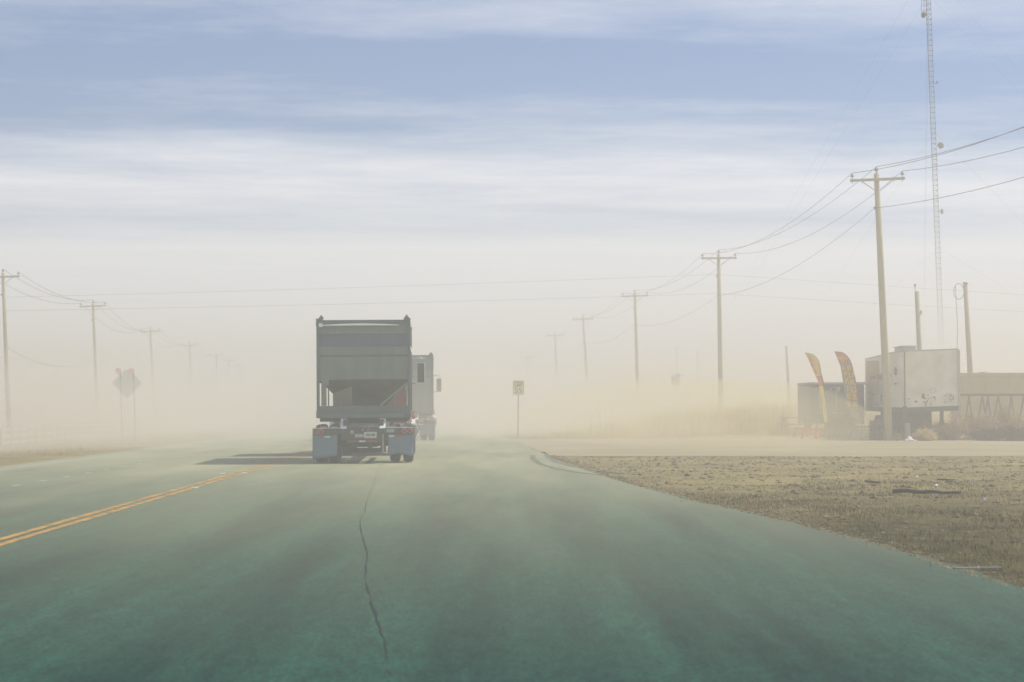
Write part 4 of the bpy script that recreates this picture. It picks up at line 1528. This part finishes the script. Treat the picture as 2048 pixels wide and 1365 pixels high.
# red sawhorses
first = None
for px, Y, rz, lb in ((1603, 90.5, 0.2, 'red sawhorse closest to the picnic table'), (1618, 89.6, -0.3, 'red sawhorse in the middle of the three'), (1645, 90.0, 0.5, 'red sawhorse directly below the curled feather flag')):
    b = unit(px, 874, Y)
    b.z = gz(b.x, Y)
    if first is None:
        first = thing('sawhorse', lb, 'sawhorse', b, rz, 'red sawhorses beside the black trailer')
        MB().box(-0.36, 0.36, -0.04, 0.04, 0.40, 0.47).build('top_rail', M_SAWRED, first)
        for x in (-0.27, 0.27):
            for s in (-1, 1):
                MB().bar((x + 0.06 * (1 if x > 0 else -1), s * 0.2, 0), (x, s * 0.02, 0.42), 0.06, 0.04).build('leg', M_SAWRED, first)
        MB().bar((-0.3, -0.13, 0.16), (0.3, -0.13, 0.26), 0.03, 0.05).build('cross_brace', M_SAWRED, first)
    else:
        o = copy_tree(first, None, lb)
        o.location = b
        o.rotation_euler = (0, 0, rz)

# generator box, lumber pile, pallet, meter post, tumbleweed, bag
b = unit(1677, 868, 91.5)
b.z = gz(b.x, 91.5)
gn = thing('generator', 'dark generator cabinet standing between the two feather flags', 'generator', b)
MB().box(-0.62, 0.62, -0.4, 0.4, 0.10, 0.86).build('cabinet', M_GEN, gn, bevel=0.03)
MB().box(-0.66, 0.66, -0.44, 0.44, 0.0, 0.098).build('skid', M_CHASSIS, gn)
for k in range(5):
    MB().box(-0.5, 0.1, -0.418, -0.402, 0.25 + k * 0.1, 0.30 + k * 0.1).build('louvre', M_CHASSIS, gn)
MB().tube([(0.4, 0.1, 0.85), (0.4, 0.1, 1.12)], 0.05, 10).build('exhaust_pipe', M_SMOKE, gn)

for k, (dx, lean) in enumerate(((-0.35, 0.75), (-0.2, 0.62), (0.0, 0.5), (0.12, 0.7), (0.3, 0.55), (-0.05, 0.9))):
    b = unit(1700, 872, 89.6)
    x = b.x + dx
    z = gz(x, 89.6)
    o = MB().bar((-lean * 0.6, -0.1 * (k % 3), 0.02), (lean * 0.35, 0.1, 0.75 - 0.08 * (k % 3)), 0.05, 0.035).build('loose_board', M_OLDWOOD, None, (x, 89.6 + 0.09 * k, z))
    tag(o, ('leftmost grey board of the loose pile below the BURGER flag', 'second board from the left in the pile below the BURGER flag', 'fourth board from the left in the pile below the BURGER flag',
            'fifth board from the left in the pile below the BURGER flag', 'rightmost board of the pile below the BURGER flag', 'longest low-leaning board in the middle of the pile below the BURGER flag')[k], 'board', 'boards leaning below the flag')
b = unit(1729, 872, 90.3)
b.z = gz(b.x, 90.3)
pa = thing('pallet', 'pale wooden pallet on edge at the foot of the pole', 'pallet', b)
for k in range(4):
    MB().box(-0.42, 0.42, -0.03, -0.01, 0.02 + k * 0.15, 0.11 + k * 0.15).build('slat', M_OLDWOOD, pa)
for x in (-0.38, 0, 0.38):
    MB().box(x - 0.03, x + 0.03, -0.008, 0.08, 0.0, 0.60).build('stringer', M_OLDWOOD, pa)
b = unit(1752, 866, 88.6)
b.z = gz(b.x, 88.6)
dr = thing('oil_drum', 'dark steel drum standing left of the pole base', 'drum', b)
MB().lathe([(0, 0.27), (0.02, 0.29), (0.29, 0.29), (0.30, 0.305), (0.32, 0.29), (0.58, 0.29), (0.59, 0.305), (0.61, 0.29), (0.86, 0.29), (0.88, 0.28), (0.88, 0.24), (0.86, 0.001)], 'z', (0, 0, 0), 20).build('body', M_GEN, dr)
MB().lathe([(0.86, 0.04), (0.89, 0.04), (0.89, 0.001)], 'z', (0.14, 0, 0), 8).build('bung', M_SMOKE, dr)

b = unit(1810, 866, 86.8)
b.z = gz(b.x, 86.8)
mp_ = thing('meter_post', 'rusty brown post with a pale meter box, right of the pole', 'meter post', b)
MB().box(-0.10, 0.06, -0.06, 0.06, 0.78, 1.52).build('post_top', M_RUST, mp_, bevel=0.01)
MB().box(-0.05, 0.03, -0.05, 0.05, -0.2, 0.775).build('post', M_OLDWOOD, mp_)
MB().box(-0.02, 0.19, -0.14, -0.055, 0.18, 0.78).build('meter_box', M_CONC, mp_, bevel=0.015)

rnd = random.Random(5)
b = unit(1794, 860, 87.2)
b.z = gz(b.x, 87.2)
mb = MB()
for k in range(170):
    p = Vector((rnd.gauss(0, 1), rnd.gauss(0, 1), rnd.gauss(0, 1))).normalized() * 0.16
    d = Vector((rnd.gauss(0, 1), rnd.gauss(0, 1), rnd.gauss(0, 1))).normalized() * 0.13
    c_ = Vector((0, 0, 0.17))
    e = p + d
    e = e.normalized() * rnd.uniform(0.13, 0.18)
    mb.tube([c_ + p, c_ + (p + e) * 0.52, c_ + e], 0.007, 3, cap=False)
tag(mb.build('tumbleweed', M_WEED, None, b), 'round straw coloured tumbleweed right of the pole base', 'tumbleweed')

b = unit(1821, 864, 86)
b.z = gz(b.x, 86)
mb = MB()
nu, nv = 9, 6
for i in range(nu):
    for j in range(nv):
        x = -0.2 + 0.4 * i / (nu - 1)
        y = -0.12 + 0.24 * j / (nv - 1)
        z = 0.01 + 0.17 * math.exp(-((x + 0.06) / 0.11) ** 2 - (y / 0.09) ** 2) + 0.03 * rnd.random()
        mb.v.append((x + 0.02 * rnd.random(), y, z))
mb.f = [(i * nv + j, (i + 1) * nv + j, (i + 1) * nv + j + 1, i * nv + j + 1) for i in range(nu - 1) for j in range(nv - 1)]
mb.s = [False] * len(mb.f)
o = mb.build('plastic_bag', M_BAG, None, b)
o.scale = (1.3, 1.3, 1.2)
tag(o, 'crumpled white plastic bag lying beside the meter post', 'bag')

# tan container and the steel A-frames in front of it
cz0 = gz(26, 100)
p0 = unit(1921, 748, 101)
tn = thing('tan_container', 'tan flat topped container at the right edge behind rusty frames', 'container', (p0.x, 101, cz0))
hh = p0.z - cz0
MB().box(0, 9.0, 0, 2.4, 0.25, hh).build('body', M_TAN, tn)
MB().box(-0.04, 9.04, -0.05, 2.45, hh - 0.14, hh + 0.05).build('top_rail', M_TAN, tn, bevel=0.02)
for k in range(15):
    MB().box(0.1 + k * 0.6, 0.22 + k * 0.6, -0.035, -0.002, 1.9, hh - 0.16).build('rib', M_TAN, tn)
MB().box(-0.02, 9.02, -0.04, 0.1, 1.78, 1.88).build('rub_rail', M_RUSTRAIL, tn)
MB().bar((0.9, 0.4, hh + .04), (1.4, 0.2, hh - 0.02 + .12), 0.03).build('bent_rod', M_RUSTRAIL, tn)
for x in (0.3, 4.5, 8.6):
    MB().box(x, x + 0.2, 0.2, 2.2, -0.1, 0.248).build('skid', M_RUSTRAIL, tn)
z0 = gz(25, 96.5)
fa0 = unit(1925, 791, 96.5)
ff = thing('steel_frame', 'rusty steel rail carried on crossed legs at the right edge', 'frame', (fa0.x, 96.5, z0))
hh = fa0.z - z0
MB().bar((0, 0, hh), (7.5, 0, hh + 0.03), 0.09).build('top_rail', M_RUSTRAIL, ff)
for k, x in enumerate((0.30, 0.95, 1.22, 1.72, 2.35, 2.95, 3.5, 4.3, 5.1, 5.9, 6.8)):
    lean = (0.34, 0.42, 0.30, 0.45)[k % 4]
    for s in (-1, 1):
        MB().bar((x, s * 0.03, hh - 0.04), (x + s * lean, s * 0.30, -0.1), 0.07, 0.05).build('leg', M_RUSTRAIL, ff)

# ------------------------------------------------------------------ plants and ground litter
def blades(name, m, n, place, h0, h1, w, bend, per=5, label='', spread=0.12, seed=1, kind='stuff'):
    rnd_ = random.Random(seed)
    mb_ = MB()
    V, Fc = mb_.v, mb_.f
    for _ in range(n):
        x, y, hs = place(rnd_)
        z = gz(x, y)
        for _k in range(per):
            a = rnd_.uniform(0, 2 * math.pi)
            h = rnd_.uniform(h0, h1) * hs
            bx_, by_ = x + rnd_.gauss(0, spread), y + rnd_.gauss(0, spread)
            dx, dy = math.cos(a) * bend * h * rnd_.uniform(.3, 1), math.sin(a) * bend * h * rnd_.uniform(.3, 1)
            wx, wy = -math.sin(a) * w / 2, math.cos(a) * w / 2
            if abs(wx) < w * .25:
                wx = w * .3
            o = len(V)
            V.extend([(bx_ - wx, by_ - wy, z - 0.03), (bx_ + wx, by_ + wy, z - 0.03),
                      (bx_ + dx * .35 + wx * .8, by_ + dy * .35 + wy * .8, z + h * .6), (bx_ + dx * .35 - wx * .8, by_ + dy * .35 - wy * .8, z + h * .6),
                      (bx_ + dx, by_ + dy, z + h)])
            Fc.extend([(o, o + 1, o + 2, o + 3), (o + 3, o + 2, o + 4)])
    mb_.s = [False] * len(Fc)
    me = bpy.data.meshes.new(name)
    me.from_pydata(V, [], Fc)
    me.materials.append(m)
    ob = bpy.data.objects.new(name, me)
    C.objects.link(ob)
    return tag(ob, label, None, None, kind)


def place_tall(r):
    while True:
        y = 93 + 75 * r.random() ** 1.3
        x = r.uniform(1, 45)
        px = 1024 + x / y * F
        if px < 1060 or (px > 1625 and y < 104) or (x > 13 and x < 30 and 87 < y < 103):
            continue
        d = smooth((px - 1040) / 420)
        clump = 0.55 + 0.45 * math.sin(x * 1.3 + 1.7 * math.sin(y * .4)) * math.sin(y * 0.7 + x * .5)
        if r.random() > clump * (0.35 + 0.65 * d):
            continue
        return x, y, (0.22 + 0.78 * d) * (0.7 + 0.5 * clump)


blades('tall_dry_grass', M_GRASS, 7000, place_tall, 0.45, 1.45, 0.022, 0.35, 5, 'bank of tall dead grass right of the road', 0.22, 3)


def place_stalk(r):
    while True:
        x, y, h_ = place_tall(r)
        if 1024 + x / y * F > 1180:
            return x, y, 0.7 + 0.6 * r.random()


blades('weed_stalks', M_GRASS, 220, place_stalk, 0.8, 1.5, 0.028, 0.16, 3, 'single tall weed stalks sticking out of the grass bank', 0.3, 13)


def place_verge(r):
    while True:
        y = 92.3 + 7 * r.random()
        x = r.uniform(2, 40)
        return x, y, 0.5 + 0.5 * r.random()


blades('verge_grass', M_GRASS, 2600, place_verge, 0.08, 0.42, 0.016, 0.6, 5, 'low straw grass along the far edge of the gravel', 0.15, 4)


def place_near(r):
    while True:
        y = 13 + 46 * r.random() ** 1.15
        x = r.uniform(1.2, 19)
        d = x - xr(y)
        if d < 0.12:
            continue
        den = 0.5 + 0.5 * math.sin(x * 0.9 + 2 * math.sin(y * .23)) * math.sin(y * 0.35 + x * .2)
        near_ = smooth((44 - y) / 14)
        if r.random() > (0.12 + 0.88 * near_) * (0.25 + 0.75 * den):
            continue
        return x, y, (0.5 + 0.7 * den)


blades('verge_tufts', M_TUFT, 6500, place_near, 0.015, 0.075, 0.006, 1.9, 9, 'short dry tufts matted over the near verge', 0.15, 6)


def place_left(r):
    while True:
        y = 45 + 100 * r.random()
        x = xl(y) - 0.8 - 22 * r.random()
        if 0.5 + 0.5 * math.sin(x * .8) * math.sin(y * .3) < r.random():
            continue
        return x, y, 0.6 + 0.6 * r.random()


blades('far_verge_grass', M_GRASS, 3000, place_left, 0.05, 0.25, 0.014, 0.7, 5, 'thin straw grass on the far verge by the fence', 0.15, 8)

# stones and clods
rnd = random.Random(21)
mb = MB()
ico = [(0, 0, 1), (0.9, 0, 0.1), (-0.2, 0.85, 0.15), (-0.75, -0.5, 0.1), (0.3, -0.85, 0.2), (0.2, 0.1, -0.6)]
icf = [(0, 1, 2), (0, 2, 3), (0, 3, 4), (0, 4, 1), (5, 2, 1), (5, 3, 2), (5, 4, 3), (5, 1, 4)]
for _ in range(9000):
    y = 13.5 + 46 * rnd.random()
    x = rnd.uniform(1.0, 17)
    if x < xr(y) + 0.05:
        continue
    s = 0.008 + 0.03 * rnd.random() ** 3.5
    a = rnd.uniform(0, 6.28)
    ca, sa = math.cos(a), math.sin(a)
    z = gz(x, y)
    mb.add([(x + s * (p[0] * ca - p[1] * sa) * 1.3, y + s * (p[0] * sa + p[1] * ca), z + s * p[2] * 0.6 + s * .1) for p in ico], icf)
for _ in range(3200):
    y = 25 + 34 * rnd.random()
    x = xr(y) + 0.3 + 15 * rnd.random()
    s = 0.014 + 0.05 * rnd.random() ** 4
    a = rnd.uniform(0, 6.28)
    ca, sa = math.cos(a), math.sin(a)
    z = gz(x, y)
    mb.add([(x + s * (p[0] * ca - p[1] * sa) * 1.5, y + s * (p[0] * sa + p[1] * ca), z + s * p[2] * 0.7 + s * .1) for p in ico], icf)
for _ in range(7000):
    y = 13.0 + 47 * rnd.random()
    x = xr(y) + abs(rnd.gauss(0, 0.16)) - 0.10
    s = 0.006 + 0.020 * rnd.random() ** 3
    a = rnd.uniform(0, 6.28)
    ca, sa = math.cos(a), math.sin(a)
    z = max(gz(x, y), -0.004)
    mb.add([(x + s * (p[0] * ca - p[1] * sa) * 1.3, y + s * (p[0] * sa + p[1] * ca), z + s * p[2] * 0.6 + s * .1) for p in ico], icf)
me = bpy.data.meshes.new('gravel_stones')
me.from_pydata(mb.v, [], mb.f)
me.materials.append(M_STONE)
o = bpy.data.objects.new('gravel_stones', me)
C.objects.link(o)
tag(o, 'loose stones and clods scattered over the verge', None, None, 'stuff')


def shrub(label, px, Y, h, w, m, n, seed, mstem=M_SCRUBDK):
    rnd_ = random.Random(seed)
    b_ = unit(px, 870, Y)
    b_.z = gz(b_.x, Y)
    root = thing('scrub_bush', label, 'bush', b_, group='scrub bushes at the right')
    st, lf = MB(), MB()
    tips = []
    for k in range(26):
        a = rnd_.uniform(0, 6.28)
        r_ = w * math.sqrt(rnd_.random()) * 0.9
        hh_ = h * rnd_.uniform(0.55, 1.0) * (1 - 0.5 * (r_ / w) ** 2)
        p0_ = Vector((math.cos(a) * r_ * 0.3, math.sin(a) * r_ * 0.3, -0.05))
        p1_ = Vector((math.cos(a) * r_ * 0.75, math.sin(a) * r_ * 0.75, hh_ * 0.5))
        p2_ = Vector((math.cos(a) * r_, math.sin(a) * r_, hh_))
        st.tube([p0_, p1_, p2_], 0.012, 3, 0.004, cap=False)
        for s in range(n // 26):
            t_ = rnd_.random() ** 0.6
            q_ = p0_.lerp(p1_, t_ * 2) if t_ < .5 else p1_.lerp(p2_, t_ * 2 - 1)
            q_ = q_ + Vector((rnd_.gauss(0, .09), rnd_.gauss(0, .09), rnd_.gauss(0, .06)))
            if q_.z < 0:
                q_.z = 0.02
            d_ = Vector((rnd_.gauss(0, 1), rnd_.gauss(0, 1), rnd_.gauss(0.5, 1))).normalized() * rnd_.uniform(.06, .20)
            s_ = d_.cross(Vector((rnd_.random(), rnd_.random(), rnd_.random()))).normalized() * rnd_.uniform(.006, .016)
            lf.add([q_ - s_, q_ + s_, q_ + d_ + s_ * .5, q_ + d_ - s_ * .5], [(0, 1, 2, 3)])
    st.build('stem', mstem, root)
    lf.build('foliage', m, root)
    return root


shrub('brown scrub bush in front of the white trailer wheels', 1868, 89.2, 0.95, 0.9, M_SCRUB, 2200, 1)
shrub('brown scrub bush below the right corner of the trailer', 1905, 88.6, 1.15, 1.0, M_SCRUB, 2600, 2)
shrub('rusty brown scrub bush below the crossed legs', 1950, 89.5, 1.35, 1.2, M_SCRUB, 3200, 3)
shrub('tall rusty scrub bush at the right edge of the photo', 2010, 90.5, 1.6, 1.3, M_SCRUB, 3600, 4)
shrub('low dark scrub bush near the right edge by the gravel', 2022, 86.8, 0.7, 1.1, M_SCRUBDK, 2600, 5)
shrub('low dark scrub bush between two rusty bushes', 1975, 87.5, 0.55, 0.8, M_SCRUBDK, 1800, 6)
shrub('small straw bush right of the white bag', 1848, 87.0, 0.5, 0.6, M_GRASS, 1200, 7)
shrub('spiky weed clump rising above the grass bank', 1505, 128, 2.5, 0.9, M_GRASS, 900, 8)
shrub('pale weed clump beside the second right pole', 1415, 138, 2.0, 1.2, M_GRASS, 1000, 9)
shrub('wide pale weed clump left of the picnic table', 1545, 112, 1.7, 1.4, M_GRASS, 1500, 10)

# sticks and boards lying on the verge
def stick(name, label, a, bpx, r, m, sq=False):
    def gp(px, py):
        Y = CAMH * F / (py - 815)
        x = (px - 1024) / F * Y
        return Vector((x, Y, gz(x, Y)))
    p, q = gp(*a), gp(*bpx)
    mb_ = MB()
    if sq:
        mb_.bar(p + Vector((0, 0, r * .6)), q + Vector((0, 0, r * .6)), r * 2, r)
    else:
        n_ = 9
        pts = [p.lerp(q, k / n_) + Vector((0, 0.05 * math.sin(k * 1.1), r + 0.008 + 0.02 * math.sin(k * .9) ** 2)) for k in range(n_ + 1)]
        mb_.tube(pts, r * 1.15, 7, r * 0.6)
    o_ = mb_.build(name, m)
    tag(o_, label, 'branch' if not sq else 'board')


stick('branch', 'long dark branch lying on the dirt verge', (1786, 982), (1918, 990), 0.036, M_DARKWOOD)
stick('wood_scrap', 'short dark board scrap on the dirt, left of the branch', (1731, 965), (1756, 967), 0.035, M_DARKWOOD, True)
stick('wood_scrap', 'dark board on the dirt beyond the branch', (1874, 958.5), (1909, 959.5), 0.03, M_DARKWOOD, True)
stick('wood_scrap', 'pale thin slat on the dirt near the right edge', (1934, 963), (1988, 959.5), 0.024, M_PORC if False else M_CONC, True)
stick('wood_scrap', 'pale flat slat on the grass at the asphalt edge, lower right', (1905, 1137), (2000, 1136), 0.028, M_CONC, True)
for px, py, r_ in ((1868, 975, 0.03), (1968, 1003, 0.035), (1830, 957, 0.03)):
    Y = CAMH * F / (py - 815)
    x = (px - 1024) / F * Y
    o = MB().lathe([(0, 0.022), (0.01, 0.026), (0.06, 0.026), (0.07, 0.02)], 'x', (0, 0, 0.027), 10).build('litter_can', M_BAG, None, (x, Y, gz(x, Y)))
    o.rotation_euler = (0, 0, random.uniform(0, 3))
    tag(o, {1868: 'tiny pale can on the dirt above the long branch', 1968: 'tiny pale can on the grass right of the long branch', 1830: 'tiny pale can between the two dark board scraps'}[px], 'can')

# raised road markers along the yellow lines
first = None
for px, py, lb in ((391, 977, 'raised road marker nearest the camera, right of the yellow lines'), (446, 948.5, 'raised road marker just left of the yellow lines'),
                   (489, 947.5, 'further raised road marker right of the yellow lines')):
    Y = CAMH * F / (py - 815)
    x = (px - 1024) / F * Y
    if first is None:
        first = MB().prism_x([(-0.05, 0.0), (-0.03, 0.022), (0.03, 0.022), (0.05, 0.0)], -0.06, 0.06).build('road_marker', M_TREFL, None, (x, Y, 0.005))
        tag(first, lb, 'road marker', 'raised markers along the yellow lines')
    else:
        o = first.copy()
        C.objects.link(o)
        o.location = (x, Y, 0.005)
        o['label'] = lb

# ------------------------------------------------------------------ blowing dust
hz = MB().box(XMIN, XMAX, YMIN, YMAX, ZMIN, ZMAX).build('haze', bpy.data.materials.new('dust_haze'))
hm = hz.data.materials[0]
hm.use_nodes = True
hm.node_tree.nodes.clear()
pv = hm.node_tree.nodes.new('ShaderNodeVolumePrincipled')
pv.inputs['Color'].default_value = HAZE_COLOUR
pv.inputs['Density'].default_value = HAZE_DENSITY
pv.inputs['Anisotropy'].default_value = 0.25
out = hm.node_tree.nodes.new('ShaderNodeOutputMaterial')
hm.node_tree.links.new(pv.outputs[0], out.inputs['Volume'])
tag(hz, 'blowing tan dust filling the air', None, None, 'stuff')


# low plumes of thicker dust rolling over the ground
def dust_mat(dens, col):
    pm = bpy.data.materials.new('dust_plume')
    pm.use_nodes = True
    pm.node_tree.nodes.clear()
    pv = pm.node_tree.nodes.new('ShaderNodeVolumePrincipled')
    pv.inputs['Color'].default_value = col
    pv.inputs['Density'].default_value = dens
    pv.inputs['Anisotropy'].default_value = 0.25
    out = pm.node_tree.nodes.new('ShaderNodeOutputMaterial')
    pm.node_tree.links.new(pv.outputs[0], out.inputs['Volume'])
    return pm


GOLD = (0.985, 0.895, 0.57, 1)
CREAM = (0.985, 0.925, 0.80, 1)
rnd = random.Random(8)


def plume(cx, cy, cz, rx, ry, rz, label, dens, col=GOLD):
    mb_ = MB()
    nu_, nv_ = 22, 11
    k1, k2 = rnd.uniform(0, 6), rnd.uniform(0, 6)
    for i in range(nv_ + 1):
        t = math.pi * i / nv_
        for j in range(nu_):
            a = 2 * math.pi * j / nu_
            q = 1 + 0.13 * math.sin(3 * a + k1) * math.sin(t) + 0.10 * math.sin(5 * a + 3 * t + k2) * math.sin(t)
            mb_.v.append((cx + rx * q * math.sin(t) * math.cos(a), cy + ry * q * math.sin(t) * math.sin(a), cz + rz * q * math.cos(t)))
    for i in range(nv_):
        for j in range(nu_):
            a, b_ = i * nu_ + j, i * nu_ + (j + 1) % nu_
            mb_.f.append((a, b_, b_ + nu_, a + nu_))
            mb_.s.append(True)
    # weld the poles
    o_ = mb_.build('dust_cloud', dust_mat(dens, col))
    bm_ = bmesh.new()
    bm_.from_mesh(o_.data)
    bmesh.ops.remove_doubles(bm_, verts=bm_.verts, dist=1e-4)
    bmesh.ops.recalc_face_normals(bm_, faces=bm_.faces)
    bm_.to_mesh(o_.data)
    bm_.free()
    tag(o_, label, None, None, 'stuff')


plume(11, 124, 0.2, 13, 54, 3.0, 'golden dust rolling low over the lot right of the road', 0.020)
plume(33, 112, 0.2, 15, 27, 2.2, 'golden dust drifting around the food stand', 0.009)
plume(-5, 146, 0.3, 24, 78, 3.8, 'pale dust rolling low over the road beyond the trucks', 0.014, CREAM)
plume(-26, 112, 0.0, 18, 54, 3.6, 'thick dust drifting over the fence on the far side', 0.008, CREAM)
plume(-44, 185, 0.5, 26, 60, 6.5, 'brownish dust cloud behind the left poles', 0.005, (0.95, 0.89, 0.76, 1))
plume(30, 230, 1.0, 55, 70, 6.0, 'far bank of dust behind the lot', 0.007)

for cx_, cy_, rx_, ry_, rz_, dn_ in ((-1.5, 104, 5, 9, 0.9, 0.05), (6, 96, 6, 5, 0.8, 0.05), (-9, 92, 5, 8, 0.8, 0.04), (12, 108, 6, 9, 1.4, 0.045), 
                                     (4, 128, 8, 12, 1.9, 0.035), (22, 121, 8, 10, 1.6, 0.04), (-34, 150, 8, 9, 2.0, 0.03), (-15, 69, 6, 8, 3.6, 0.045)):
    plume(cx_, cy_, 0.1, rx_, ry_, rz_, 'small puff of dust drifting low across the ground', dn_, CREAM if cx_ < 5 else GOLD)
